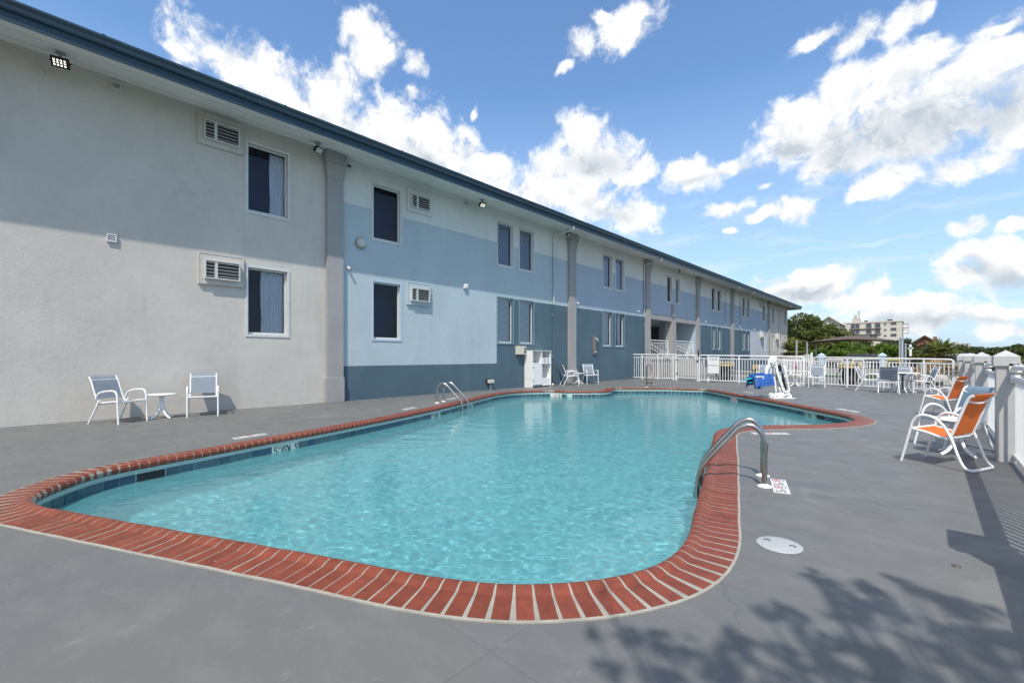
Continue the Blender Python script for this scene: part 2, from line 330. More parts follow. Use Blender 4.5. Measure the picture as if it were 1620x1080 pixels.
def deck_mat():
    m, nt, b = _mat('deck_paint'); N = nt.nodes; L = nt.links
    geo = N.new('ShaderNodeNewGeometry')
    def nz(scale, det, st=(1, 1, 1), rough=.6, rot=0, dist=0):
        mp = N.new('ShaderNodeMapping'); mp.inputs['Scale'].default_value = st; mp.inputs['Rotation'].default_value = (0, 0, rot); L.new(geo.outputs['Position'], mp.inputs['Vector'])
        n = N.new('ShaderNodeTexNoise'); n.inputs['Scale'].default_value = scale; n.inputs['Detail'].default_value = det; n.inputs['Roughness'].default_value = rough; n.inputs['Distortion'].default_value = dist
        L.new(mp.outputs[0], n.inputs['Vector']); return n.outputs['Fac']
    def rng(v, a, b_, lo, hi):
        r = N.new('ShaderNodeMapRange'); r.inputs['From Min'].default_value = a; r.inputs['From Max'].default_value = b_
        r.inputs['To Min'].default_value = lo; r.inputs['To Max'].default_value = hi; L.new(v, r.inputs['Value']); return r.outputs[0]
    def mix(fac, a, b_):
        mx = N.new('ShaderNodeMix'); mx.data_type = 'RGBA'; L.new(fac, mx.inputs['Factor'])
        for k, v in (('A', a), ('B', b_)):
            if isinstance(v, tuple): mx.inputs[k].default_value = (*v, 1)
            else: L.new(v, mx.inputs[k])
        return mx.outputs['Result']
    c = mix(rng(nz(.45, 6), .35, .65, 0, 1), (.116, .122, .125), (.138, .138, .133))
    c = mix(rng(nz(2.2, 7, (1, 2.2, 1), .65, .7), .45, .72, 0, .45), c, (.185, .185, .178))
    c = mix(rng(nz(5, 8, (3, 1, 1), .7, .25), .62, .74, 0, .35), c, (.30, .30, .29))
    c = mix(rng(nz(7, 8, (1, 1, 1), .7, 0, .5), .66, .72, 0, .45), c, (.095, .10, .11))
    c = mix(rng(nz(46, 4, (1, 1, 1), .5), .74, .77, 0, .5), c, (.09, .09, .09))
    # hairline cracks
    vo = N.new('ShaderNodeTexVoronoi'); vo.feature = 'DISTANCE_TO_EDGE'; vo.inputs['Scale'].default_value = .33
    nn = N.new('ShaderNodeTexNoise'); nn.inputs['Scale'].default_value = 1.3; nn.inputs['Detail'].default_value = 6; L.new(geo.outputs['Position'], nn.inputs['Vector'])
    va = N.new('ShaderNodeVectorMath'); va.operation = 'ADD'; L.new(geo.outputs['Position'], va.inputs[0]); L.new(nn.outputs['Color'], va.inputs[1]); L.new(va.outputs[0], vo.inputs['Vector'])
    c = mix(rng(vo.outputs['Distance'], .0015, .0045, .4, 0), c, (.08, .083, .088))
    # worn patches, rusty specks and a few long joints cut in the slab
    c = mix(rng(nz(.9, 6, (1, 1, 1), .62, .3, 1.2), .60, .66, 0, .30), c, (.20, .20, .195))
    c = mix(rng(nz(1.7, 7, (1, 1, 1), .7, 1.1, .8), .67, .70, 0, .35), c, (.16, .135, .105))
    br = N.new('ShaderNodeTexBrick'); br.inputs['Scale'].default_value = 1; br.inputs['Brick Width'].default_value = 4.6; br.inputs['Row Height'].default_value = 3.4; br.inputs['Mortar Size'].default_value = .006; br.inputs['Mortar Smooth'].default_value = .3; br.offset = 0
    bm2 = N.new('ShaderNodeMapping'); bm2.inputs['Location'].default_value = (1.35, 2.1, 0); L.new(geo.outputs['Position'], bm2.inputs['Vector']); L.new(bm2.outputs[0], br.inputs['Vector'])
    c = mix(rng(br.outputs['Fac'], 0, 1, 0, .26), c, (.075, .078, .08))
    L.new(c, b.inputs['Base Color'])
    L.new(rng(nz(3, 6), .3, .7, .42, .68), b.inputs['Roughness']); b.inputs['Specular IOR Level'].default_value = .35
    bp = N.new('ShaderNodeBump'); bp.inputs['Strength'].default_value = .35; bp.inputs['Distance'].default_value = .006
    ad = N.new('ShaderNodeMath'); L.new(nz(28, 6), ad.inputs[0]); L.new(nz(2.5, 3), ad.inputs[1])
    L.new(ad.outputs[0], bp.inputs['Height']); L.new(bp.outputs[0], b.inputs['Normal'])
    return m
MT['deck'] = deck_mat()
def plaster_mat():
    m, nt, b = _mat('pool_plaster'); N = nt.nodes; L = nt.links
    geo = N.new('ShaderNodeNewGeometry')
    n = N.new('ShaderNodeTexNoise'); n.inputs['Scale'].default_value = .5; n.inputs['Detail'].default_value = 4; L.new(geo.outputs['Position'], n.inputs['Vector'])
    mx = N.new('ShaderNodeMix'); mx.data_type = 'RGBA'; L.new(n.outputs['Fac'], mx.inputs['Factor'])
    mx.inputs['A'].default_value = (.13, .37, .425, 1); mx.inputs['B'].default_value = (.155, .40, .445, 1)
    L.new(mx.outputs['Result'], b.inputs['Base Color']); b.inputs['Roughness'].default_value = .7
    return m
MT['plaster'] = plaster_mat()
def water_mat():
    m, nt, b = _mat('pool_water'); N = nt.nodes; L = nt.links; N.remove(b)
    o = N['Material Output']
    geo = N.new('ShaderNodeNewGeometry')
    def nz(scale, det, dist=0, st=(1, 1, 1)):
        mp = N.new('ShaderNodeMapping'); mp.inputs['Scale'].default_value = st; mp.inputs['Rotation'].default_value = (0, 0, .6); L.new(geo.outputs['Position'], mp.inputs['Vector'])
        n = N.new('ShaderNodeTexNoise'); n.inputs['Scale'].default_value = scale; n.inputs['Detail'].default_value = det; n.inputs['Distortion'].default_value = dist
        L.new(mp.outputs[0], n.inputs['Vector']); return n.outputs['Fac']
    fr = N.new('ShaderNodeFresnel'); fr.inputs['IOR'].default_value = 1.33
    g = N.new('ShaderNodeBsdfGlossy'); g.inputs['Roughness'].default_value = .11
    df = N.new('ShaderNodeBsdfDiffuse'); df.inputs['Color'].default_value = (.15, .43, .47, 1)
    t = N.new('ShaderNodeBsdfRefraction'); t.inputs['IOR'].default_value = 1.33; t.inputs['Roughness'].default_value = 0; t.inputs['Color'].default_value = (.90, .985, .985, 1)
    ms = N.new('ShaderNodeMixShader'); cl = N.new('ShaderNodeMixShader'); cl.inputs[0].default_value = .38; L.new(t.outputs[0], cl.inputs[1]); L.new(df.outputs[0], cl.inputs[2])
    L.new(fr.outputs[0], ms.inputs[0]); L.new(cl.outputs[0], ms.inputs[1]); L.new(g.outputs[0], ms.inputs[2]); L.new(ms.outputs[0], o.inputs['Surface'])
    return m
MT['water'] = water_mat()
def glass_mat():
    m, nt, b = _mat('window_glass'); N = nt.nodes; L = nt.links; N.remove(b); o = N['Material Output']
    fr = N.new('ShaderNodeFresnel'); fr.inputs['IOR'].default_value = 1.46
    g = N.new('ShaderNodeBsdfGlossy'); g.inputs['Roughness'].default_value = .02
    t = N.new('ShaderNodeBsdfTransparent'); t.inputs['Color'].default_value = (.84, .89, .96, 1)
    ms = N.new('ShaderNodeMixShader'); L.new(fr.outputs[0], ms.inputs[0]); L.new(t.outputs[0], ms.inputs[1]); L.new(g.outputs[0], ms.inputs[2]); L.new(ms.outputs[0], o.inputs['Surface'])
    return m
MT['glass'] = glass_mat()

# ------------------------------------------------------------------ mesh helpers
class MB:
    def __init__(s): s.v = []; s.f = []; s.m = []; s.sm = []
    def add(s, vs, fs, mi=0, smooth=False, M=None):
        o = len(s.v)
        s.v += [tuple(M @ Vector(p)) if M else tuple(p) for p in vs]
        for f in fs: s.f.append([i + o for i in f]); s.m.append(mi); s.sm.append(smooth)
        return s
    def box(s, x0, x1, y0, y1, z0, z1, mi=0, M=None):
        vs = [(x0, y0, z0), (x1, y0, z0), (x1, y1, z0), (x0, y1, z0), (x0, y0, z1), (x1, y0, z1), (x1, y1, z1), (x0, y1, z1)]
        return s.add(vs, [(0, 3, 2, 1), (4, 5, 6, 7), (0, 1, 5, 4), (1, 2, 6, 5), (2, 3, 7, 6), (3, 0, 4, 7)], mi, False, M)
    def beam(s, a, b, w, h, up=(0, 0, 1), mi=0):
        a = Vector(a); b = Vector(b); d = (b - a); l = d.length; d.normalize(); u = Vector(up)
        if abs(d.dot(u)) > .98: u = Vector((1, 0, 0))
        r = d.cross(u).normalized(); u = r.cross(d)
        M = Matrix((r, d, u)).transposed().to_4x4(); M.translation = a
        return s.box(-w / 2, w / 2, 0, l, -h / 2, h / 2, mi, M)
    def tube(s, pts, r, n=8, mi=0, closed=False, rs=None, flat=1.0):
        pts = [Vector(p) for p in pts]; k = len(pts); rings = []; prev = None
        for i, p in enumerate(pts):
            if closed: t = pts[(i + 1) % k] - pts[i - 1]
            else: t = pts[min(i + 1, k - 1)] - pts[max(i - 1, 0)]
            t.normalize()
            if prev is None:
                a = Vector((0, 0, 1)) if abs(t.z) < .9 else Vector((1, 0, 0)); u = t.cross(a).normalized()
            else: u = (prev - t * prev.dot(t)).normalized()
            prev = u; w = t.cross(u); rr = rs[i] if rs else r
            rings.append([p + u * (cos(2 * pi * j / n) * rr) + w * (sin(2 * pi * j / n) * rr * flat) for j in range(n)])
        vs = [v for g in rings for v in g]; fs = []
        for i in range(k if closed else k - 1):
            for j in range(n):
                fs.append((i * n + j, i * n + (j + 1) % n, ((i + 1) % k) * n + (j + 1) % n, ((i + 1) % k) * n + j))
        s.add(vs, fs, mi, True)
        if not closed:
            s.add([rings[0][j] for j in range(n)], [list(range(n))[::-1]], mi)
            s.add([rings[-1][j] for j in range(n)], [list(range(n))], mi)
        return s
    def lathe(s, prof, c=(0, 0, 0), n=20, mi=0, smooth=True):
        vs = []; fs = []
        for (r, z) in prof:
            for j in range(n): vs.append((c[0] + r * cos(2 * pi * j / n), c[1] + r * sin(2 * pi * j / n), c[2] + z))
        for i in range(len(prof) - 1):
            for j in range(n): fs.append((i * n + j, i * n + (j + 1) % n, (i + 1) * n + (j + 1) % n, (i + 1) * n + j))
        fs.append(list(range(n))[::-1]); fs.append([(len(prof) - 1) * n + j for j in range(n)])
        return s.add(vs, fs, mi, smooth)
    def quad(s, a, b, c, d, mi=0): return s.add([a, b, c, d], [(0, 1, 2, 3)], mi)
    def build(s, name, m, parent=None, loc=None, bevel=0):
        me = bpy.data.meshes.new(name); me.from_pydata(s.v, [], s.f)
        ml = m if isinstance(m, (list, tuple)) else [m]
        for x in ml: me.materials.append(MT[x])
        me.polygons.foreach_set('material_index', s.m); me.polygons.foreach_set('use_smooth', s.sm); me.update()
        o = bpy.data.objects.new(name, me); col.objects.link(o)
        if parent: o.parent = parent
        if loc: o.location = loc
        if bevel:
            b = o.modifiers.new('b', 'BEVEL'); b.width = bevel; b.segments = 2; b.limit_method = 'ANGLE'; b.angle_limit = R(50)
        return o
def tag(o, label=None, cat=None, group=None, kind=None):
    if label: o['label'] = label
    if cat: o['category'] = cat
    if group: o['group'] = group
    if kind: o['kind'] = kind
    return o
def thing(name, label, cat, loc=(0, 0, 0), rz=0, group=None):
    o = bpy.data.objects.new(name, None); o.empty_display_size = .2; col.objects.link(o)
    o.location = loc; o.rotation_euler = (0, 0, rz)
    return tag(o, label, cat, group)
def dup(src, label, loc=None, rz=None, group=None):
    r = src.copy(); col.objects.link(r)
    if loc is not None: r.location = loc
    if rz is not None: r.rotation_euler = (0, 0, rz)
    r['label'] = label
    if group: r['group'] = group
    for ch in list(src.children):
        c = ch.copy(); col.objects.link(c); c.parent = r
        for g in list(ch.children):
            d = g.copy(); col.objects.link(d); d.parent = c
    return r
def arc(c, r, a0, a1, n, f):
    return [f(c[0] + r * cos(R(a0 + (a1 - a0) * i / n)), c[1] + r * sin(R(a0 + (a1 - a0) * i / n))) for i in range(n + 1)]
def smooth_path(pts, n=6):
    P = [Vector(p) for p in pts]; out = []
    for i in range(len(P) - 1):
        p0 = P[max(i - 1, 0)]; p1 = P[i]; p2 = P[i + 1]; p3 = P[min(i + 2, len(P) - 1)]
        for k in range(n):
            t = k / n; t2 = t * t; t3 = t2 * t
            out.append(.5 * ((2 * p1) + (-p0 + p2) * t + (2 * p0 - 5 * p1 + 4 * p2 - p3) * t2 + (-p0 + 3 * p1 - 3 * p2 + p3) * t3))
    out.append(P[-1]); return out
def text_into(mb, s, size, M, mi=0, thick=0.0):
    cu = bpy.data.curves.new('t', 'FONT'); cu.body = s; cu.size = size; cu.align_x = 'CENTER'; cu.align_y = 'CENTER'
    cu.resolution_u = 2
    o = bpy.data.objects.new('t', cu); col.objects.link(o)
    bpy.context.view_layer.update()
    me = o.to_mesh(); mb.add([v.co.copy() for v in me.vertices], [list(p.vertices) for p in me.polygons], mi, False, M)
    o.to_mesh_clear(); bpy.data.objects.remove(o); bpy.data.curves.remove(cu)
def frame_m(origin, right, up):
    r = Vector(right).normalized(); u = Vector(up).normalized(); n = r.cross(u)
    M = Matrix((r, u, n)).transposed().to_4x4(); M.translation = Vector(origin); return M
GCL = [(-0.50, 3.08, 0.05, 5.0), (-0.47, 2.97, 0.06, 5.3), (-0.40, 2.92, 0.09, 5.5), (-0.29, 2.84, 0.11, 5.2), (-0.26, 3.08, 0.06, 5.3), (-0.19, 3.00, 0.09, 5.0), (-0.13, 3.27, 0.05, 5.3), (-0.07, 3.22, 0.05, 5.5), (0.01, 3.19, 0.09, 5.2), (0.08, 3.15, 0.08, 5.3), (0.14, 3.09, 0.09, 5.0), (0.24, 3.19, 0.06, 5.3), (-0.26, 2.70, 0.10, 5.5), (-0.14, 2.84, 0.10, 5.2), (-0.49, 2.50, 0.06, 5.3), (-0.57, 2.41, 0.07, 5.0), (-0.55, 2.55, 0.04, 5.3), (-0.33, 2.63, 0.08, 5.5), (-1.27, 2.03, 0.04, 5.2), (-1.10, 1.71, 0.05, 5.3), (-0.97, 1.81, 0.08, 5.0), (-0.84, 1.85, 0.09, 5.3), (-0.69, 1.89, 0.10, 5.5), (-0.58, 2.09, 0.10, 5.2), (-0.42, 2.13, 0.10, 5.3), (-0.04, 2.65, 0.10, 5.0), (-0.17, 2.41, 0.10, 5.3), (0.06, 2.81, 0.09, 5.5), (0.16, 2.84, 0.09, 5.2), (0.24, 2.70, 0.10, 5.3), (-0.35, 2.36, 0.10, 5.0), (-0.26, 2.18, 0.10, 5.3), (-0.09, 2.33, 0.10, 5.5), (0.13, 2.54, 0.10, 5.2), (-0.56, 1.85, 0.10, 5.3), (-0.75, 1.66, 0.08, 5.0), (-0.41, 1.96, 0.10, 5.3), (-0.92, 1.56, 0.07, 5.5), (0.25, 2.95, 0.06, 5.2)]
# ------------------------------------------------------------------ ground, deck and pool
WX = -11.84
INNER=[(-9.82,12.47),(-9.95,12.34),(-10.06,12.17),(-10.16,12.00),(-10.26,11.82),(-10.35,11.64),(-10.41,11.45),(-10.43,11.26),(-10.43,11.06),(-10.41,10.86),(-10.37,10.66),(-10.33,10.47),(-10.28,10.27),(-10.22,10.08),(-10.14,9.90),(-10.06,9.72),(-9.98,9.53),(-9.89,9.35),(-9.80,9.17),(-9.72,8.99),(-9.63,8.81),(-9.55,8.63),(-9.46,8.45),(-9.37,8.27),(-9.28,8.09),(-9.19,7.91),(-9.11,7.73),(-9.02,7.55),(-8.94,7.37),(-8.85,7.19),(-8.77,7.01),(-8.69,6.82),(-8.60,6.64),(-8.52,6.46),(-8.44,6.28),(-8.36,6.09),(-8.29,5.91),(-8.22,5.72),(-8.14,5.53),(-8.07,5.35),(-8.00,5.16),(-7.93,4.97),(-7.86,4.79),(-7.79,4.60),(-7.73,4.41),(-7.67,4.22),(-7.60,4.03),(-7.54,3.84),(-7.47,3.65),(-7.41,3.46),(-7.35,3.27),(-7.29,3.08),(-7.23,2.89),(-7.18,2.69),(-7.12,2.50),(-7.06,2.31),(-7.00,2.12),(-6.94,1.93),(-6.88,1.74),(-6.82,1.55),(-6.76,1.36),(-6.71,1.16),(-6.65,0.97),(-6.59,0.78),(-6.52,0.59),(-6.43,0.42),(-6.29,0.28),(-6.13,0.16),(-5.96,0.05),(-5.78,-0.03),(-5.59,-0.07),(-5.40,-0.04),(-5.21,0.02),(-5.03,0.11),(-4.85,0.19),(-4.67,0.27),(-4.49,0.36),(-4.30,0.44),(-4.12,0.53),(-3.94,0.61),(-3.76,0.69),(-3.58,0.78),(-3.40,0.86),(-3.22,0.95),(-3.03,1.03),(-2.85,1.12),(-2.67,1.20),(-2.49,1.28),(-2.30,1.36),(-2.12,1.44),(-1.94,1.53),(-1.77,1.63),(-1.61,1.75),(-1.47,1.90),(-1.35,2.05),(-1.25,2.23),(-1.18,2.41),(-1.15,2.61),(-1.16,2.81),(-1.19,3.00),(-1.24,3.20),(-1.30,3.39),(-1.36,3.58),(-1.41,3.77),(-1.47,3.96),(-1.53,4.16),(-1.58,4.35),(-1.64,4.54),(-1.70,4.73),(-1.75,4.92),(-1.81,5.12),(-1.87,5.31),(-1.92,5.50),(-1.98,5.69),(-2.04,5.88),(-2.10,6.07),(-2.16,6.26),(-2.22,6.46),(-2.28,6.65),(-2.33,6.84),(-2.39,7.03),(-2.45,7.22),(-2.50,7.41),(-2.53,7.61),(-2.54,7.81),(-2.51,8.01),(-2.46,8.20),(-2.38,8.38),(-2.28,8.55),(-2.15,8.71),(-2.02,8.86),(-1.88,9.00),(-1.74,9.15),(-1.61,9.30),(-1.49,9.46),(-1.38,9.63),(-1.29,9.80),(-1.20,9.98),(-1.13,10.17),(-1.08,10.36),(-1.04,10.56),(-1.04,10.76),(-1.06,10.95),(-1.11,11.15),(-1.19,11.33),(-1.29,11.50),(-1.40,11.67),(-1.52,11.83),(-1.65,11.98),(-1.78,12.13),(-1.91,12.29),(-2.04,12.44),(-2.17,12.59),(-2.30,12.74),(-2.42,12.90),(-2.55,13.05),(-2.68,13.21),(-2.80,13.36),(-2.93,13.52),(-3.07,13.67),(-3.20,13.81),(-3.34,13.96),(-3.48,14.10),(-3.62,14.25),(-3.75,14.39),(-3.89,14.54),(-4.03,14.68),(-4.17,14.83),(-4.30,14.97),(-4.44,15.12),(-4.57,15.27),(-4.71,15.42),(-4.84,15.57),(-4.97,15.72),(-5.10,15.87),(-5.23,16.02),(-5.37,16.17),(-5.50,16.32),(-5.63,16.47),(-5.77,16.61),(-5.91,16.76),(-6.05,16.89),(-6.19,16.95),(-6.32,16.86),(-6.48,16.76),(-6.67,16.71),(-6.87,16.65),(-7.06,16.60),(-7.24,16.53),(-7.41,16.42),(-7.56,16.29),(-7.71,16.16),(-7.86,16.03),(-8.02,15.90),(-8.17,15.77),(-8.32,15.64),(-8.46,15.50),(-8.61,15.36),(-8.73,15.22),(-8.78,15.04),(-8.74,14.85),(-8.65,14.67),(-8.56,14.50),(-8.46,14.32),(-8.37,14.14),(-8.31,13.96),(-8.31,13.76),(-8.34,13.57),(-8.43,13.41),(-8.56,13.26),(-8.69,13.11),(-8.83,12.96),(-8.97,12.82),(-9.11,12.68),(-9.26,12.56),(-9.45,12.53),(-9.65,12.51)]
def chaikin(P, k=1):
    for _ in range(k):
        Q = []
        for i in range(len(P)):
            a = P[i]; b = P[(i + 1) % len(P)]
            Q += [a * .75 + b * .25, a * .25 + b * .75]
        P = Q
    return P
def resample(P, d):
    P = P + [P[0]]; L = [0]
    for i in range(len(P) - 1): L.append(L[-1] + (P[i + 1] - P[i]).length)
    n = int(round(L[-1] / d)); out = []; j = 0
    for k in range(n):
        s = L[-1] * k / n
        while L[j + 1] < s: j += 1
        t = (s - L[j]) / (L[j + 1] - L[j]); out.append(P[j].lerp(P[j + 1], t))
    return out
CUR = chaikin([Vector((a, b)) for a, b in INNER], 1)
def normals(P):
    out = []
    for i in range(len(P)):
        t = (P[(i + 1) % len(P)] - P[i - 1]).normalized(); out.append((t, Vector((-t.y, t.x))))   # inward normal
    return out
def area(P): return sum(P[i - 1].x * P[i].y - P[i].x * P[i - 1].y for i in range(len(P))) / 2
if area(CUR) < 0: CUR.reverse()
def offset(P, d):                       # positive = into the pool
    return [p + n * d for p, (t, n) in zip(P, normals(P))]
def fill_poly(mb, outer, holes, z, mi=0):
    bm = bmesh.new(); ed = []
    for loop in [outer] + holes:
        vs = [bm.verts.new((p[0], p[1], z)) for p in loop]
        for i in range(len(vs)): ed.append(bm.edges.new((vs[i - 1], vs[i])))
    bmesh.ops.triangle_fill(bm, use_beauty=True, use_dissolve=False, edges=ed)
    bm.normal_update()
    for f in bm.faces:
        if f.normal.z < 0: f.normal_flip()
    bm.verts.index_update()
    mb.add([v.co.copy() for v in bm.verts], [[v.index for v in f.verts] for f in bm.faces], mi); bm.free()
C10 = resample(CUR, .10)
hole = [(p.x, p.y) for p in offset(resample(CUR, .2), -.12)]
mb = MB(); fill_poly(mb, [(-11.9, -14), (30, -14), (30, 30), (-11.9, 30)], [hole], 0)
tag(mb.build('pool_deck', 'deck'), kind='structure')
mb = MB(); Z = -.03
for x0, x1, y0, y1 in ((-1500, 2500, 48, 3500), (-1500, -11.9, -800, 48), (30, 2500, -800, 48), (-11.9, 30, -800, -14)): mb.quad((x0, y0, Z), (x1, y0, Z), (x1, y1, Z), (x0, y1, Z))
tag(mb.build('ground', 'ground'), kind='structure')
mb = MB(); mb.quad((-11.9, 30, -.03), (30, 30, -.03), (30, 48, -.03), (-11.9, 48, -.03)); tag(mb.build('parking_lot', 'asphalt'), kind='structure')
mb = MB(); mb.box(-11.5, 12, 30, 30.15, -.03, .06); mb.box(-11.5, 12, 38.2, 38.35, -.03, .09); tag(mb.build('kerb', 'concrete'), kind='structure')
# the pool itself
pool = thing('swimming_pool', 'curving turquoise swimming pool with a red brick edge set in the grey deck', 'swimming pool')
NI = len(C10); NR = normals(C10)
# coping bricks
bm_ = MB(); prof = [(.30, -.02), (.30, .010), (.20, .011), (.10, .013), (.062, .028), (.030, .034), (.004, .026), (-.012, .002), (-.010, -.030), (.006, -.048), (.05, -.05)]
step = resample(CUR, .0955); NS = normals(step)
for i, (p, (t, n)) in enumerate(zip(step, NS)):
    w = .0432 + random.uniform(-.0006, .0006); dz = random.uniform(-.0004, .0004); k = random.uniform(-.01, .01)
    # width shrinks at the nose where the edge curves away, never overlapping
    vs = []
    for side in (-1, 1):
        for (a, z) in prof:
            q = p - n * a + t * (side * w + k * a * .2); vs.append((q.x, q.y, z + dz))
    m = len(prof); fs = [(j, j + 1, m + j + 1, m + j) for j in range(m - 1)]
    bm_.add(vs, fs, 0, False); bm_.add(vs, [list(range(m))[::-1], list(range(m, 2 * m))], 0, False)
bm_.build('coping', 'coping', pool)
g = MB(); gp = [(.318, -.02), (.318, .006), (.30, .0088), (.20, .0098), (.10, .0118), (.062, .0266), (.030, .0326), (.0046, .0248), (-.0108, .0018), (-.0088, -.0292), (.01, -.052), (.06, -.055)]
def sweep(mb, pts, nrm, pr, mi=0, smooth=True, idx=None):
    m = len(pr); K = len(pts); vs = []
    for p, (t, n) in zip(pts, nrm):
        for (a, z) in pr: q = p - n * a; vs.append((q.x, q.y, z))
    fs = []
    for i in range(K):
        if idx is not None and i not in idx: continue
        j = (i + 1) % K
        for k in range(m - 1): fs.append((i * m + k, i * m + k + 1, j * m + k + 1, j * m + k))
    mb.add(vs, fs, mi, smooth)
sweep(g, C10, NR, gp, smooth=False); g.build('coping_grout', 'coping_grout', pool)
e = MB(); 
OUTL = C10
vs = []
for p, (t, n) in zip(C10, NR):
    j = noise.noise(Vector((p.x * 3, p.y * 3, 0))) * .004
    for a, z in ((.300, .0045), (.300, .0085), (.309 + j * .7, .0075), (.312 + j * .7, .004)): q = p - n * a; vs.append((q.x, q.y, z))
e.add(vs, [(i * 4 + k, i * 4 + k + 1, ((i + 1) % NI) * 4 + k + 1, ((i + 1) % NI) * 4 + k) for i in range(NI) for k in range(3)]); e.build('coping_edge_line', 'coping_edge', pool)
WZ = -.19
b = MB(); sweep(b, C10, NR, [(.03, -.05), (.012, -.05), (.012, -.092)], smooth=False)
sweep(b, C10, NR, [(.012, -.092), (.012, -.30)], smooth=False); b.build('waterline_band', 'grout_teal', pool)
# tiles, one quad pair each; markers and skimmers take their place
def near_i(P, x, y): return min(range(len(P)), key=lambda i: (P[i].x - x) ** 2 + (P[i].y - y) ** 2)
T15 = resample(CUR, .152); TN = normals(T15)
skips = set()
skim = [(-6.87, .88), (-1.62, 12.05), (-8.99, 12.8)]
marks = [((-7.30, 2.58), '5', 'FT', '1.5', 'M'), ((-8.60, 6.42), '5', 'FT', '1.5', 'M'), ((-9.55, 12.55), '3', 'FT', '.9', 'M'), ((-1.95, 12.38), '4', 'FT', '1.2', 'M'), ((-4.45, 15.2), '3', 'FT', '.9', 'M'), ((-9.35, 8.2), '4', 'FT', '1.2', 'M')]
skips_i = {near_i(T15, *s) + k for s in skim for k in (0, 1)}
mark_i = [near_i(T15, *mk[0]) for mk in marks]
for i in mark_i: skips_i |= {i - 1, i, i + 1}
t_ = MB()
for i in range(len(T15)):
    if i in skips_i or (i - len(T15)) in skips_i:
        if t_.v: t_.build('waterline_tiles', 'tile', pool)
        t_ = MB(); continue
    a = T15[i]; c = T15[(i + 1) % len(T15)]; na = TN[i][1]; nc = TN[(i + 1) % len(T15)][1]; d = (c - a)
    a2 = a + d * .03 + na * -.009; c2 = c - d * .03 + nc * -.009; a3 = a2 + na * .004; c3 = c2 + nc * .004
    z0, z1 = -.245, -.098
    t_.add([(a3.x, a3.y, z0), (c3.x, c3.y, z0), (c3.x, c3.y, z1), (a3.x, a3.y, z1), (a2.x, a2.y, z0), (c2.x, c2.y, z0), (c2.x, c2.y, z1), (a2.x, a2.y, z1)], [(0, 1, 2, 3), (3, 2, 6, 7), (0, 3, 7, 4), (1, 5, 6, 2)])
t_.build('waterline_tiles', 'tile', pool)
for (x, y) in skim:
    i = near_i(T15, x, y); a = T15[i]; c = T15[(i + 2) % len(T15)]; n = TN[(i + 1) % len(T15)][1]; d = (c - a).normalized(); L = (c - a).length
    M = Matrix((Vector((d.x, d.y, 0)), Vector((n.x, n.y, 0)), Vector((0, 0, 1)))).transposed().to_4x4(); M.translation = Vector((a.x, a.y, 0))
    sk = MB(); sk.box(.01, L - .01, -.012, -.006, -.24, -.10, 0, M); sk.build('skimmer_opening', 'black', pool)
for mk, i in zip(marks, mark_i):
    P = T15; a = P[i - 1]; c = P[(i + 2) % len(P)]; n = TN[i][1]; d = (c - a).normalized(); L = (c - a).length
    pl = MB(); K = 6
    M = Matrix((Vector((d.x, d.y, 0)), Vector((n.x, n.y, 0)), Vector((0, 0, 1)))).transposed().to_4x4(); M.translation = Vector((a.x, a.y, 0))
    pl.box(.01, L - .01, -.02, .0, -.25, -.095, 0, M); o = pl.build('depth_marker', 'plate_white' if mk[1] == '3' else 'grout_teal', pool)
    tx = MB(); up = Vector((0, 0, 1)); right = Vector((-n.x, -n.y, 0)).cross(up); ctr = Vector((a.x, a.y, 0)) + Vector((d.x, d.y, 0)) * (L / 2) + Vector((n.x, n.y, 0)) * .0025 + up * -.165
    FM = lambda off, dz=0: frame_m(ctr + right * off + up * dz, right, up)
    text_into(tx, mk[1], .16, FM(-.17)); text_into(tx, mk[2], .06, FM(-.10, .035)); text_into(tx, mk[3], .15 if len(mk[3]) > 2 else .15, FM(.12)); text_into(tx, mk[4], .06, FM(.215, .035))
    rn = [ctr + right * (.055 * cos(2 * pi * k / 20) - .01) + up * (.055 * sin(2 * pi * k / 20)) for k in range(20)]
    ring_m = 1 if mk[1] == '3' else 0
    tx.tube(rn, .008, 4, ring_m, closed=True); tx.beam(ctr + right * -.05 + up * .04, ctr + right * .03 + up * -.04, .012, .004, mi=ring_m)
    tx.build('marker_lettering', ['ink', 'ink_red'], o)
# basin
bs = MB(); DEP = -1.35
wallP = offset(C10, -.013)
vs = []
for p in wallP: vs += [(p.x, p.y, -.29), (p.x, p.y, DEP)]
bs.add(vs, [(2 * i, 2 * i + 1, 2 * ((i + 1) % NI) + 1, 2 * ((i + 1) % NI)) for i in range(NI)], 0, True)
fill_poly(bs, [(p.x, p.y) for p in offset(resample(CUR, .2), -.05)], [], DEP)
bs.build('basin', 'plaster', pool).cycles.is_caustics_receiver = True
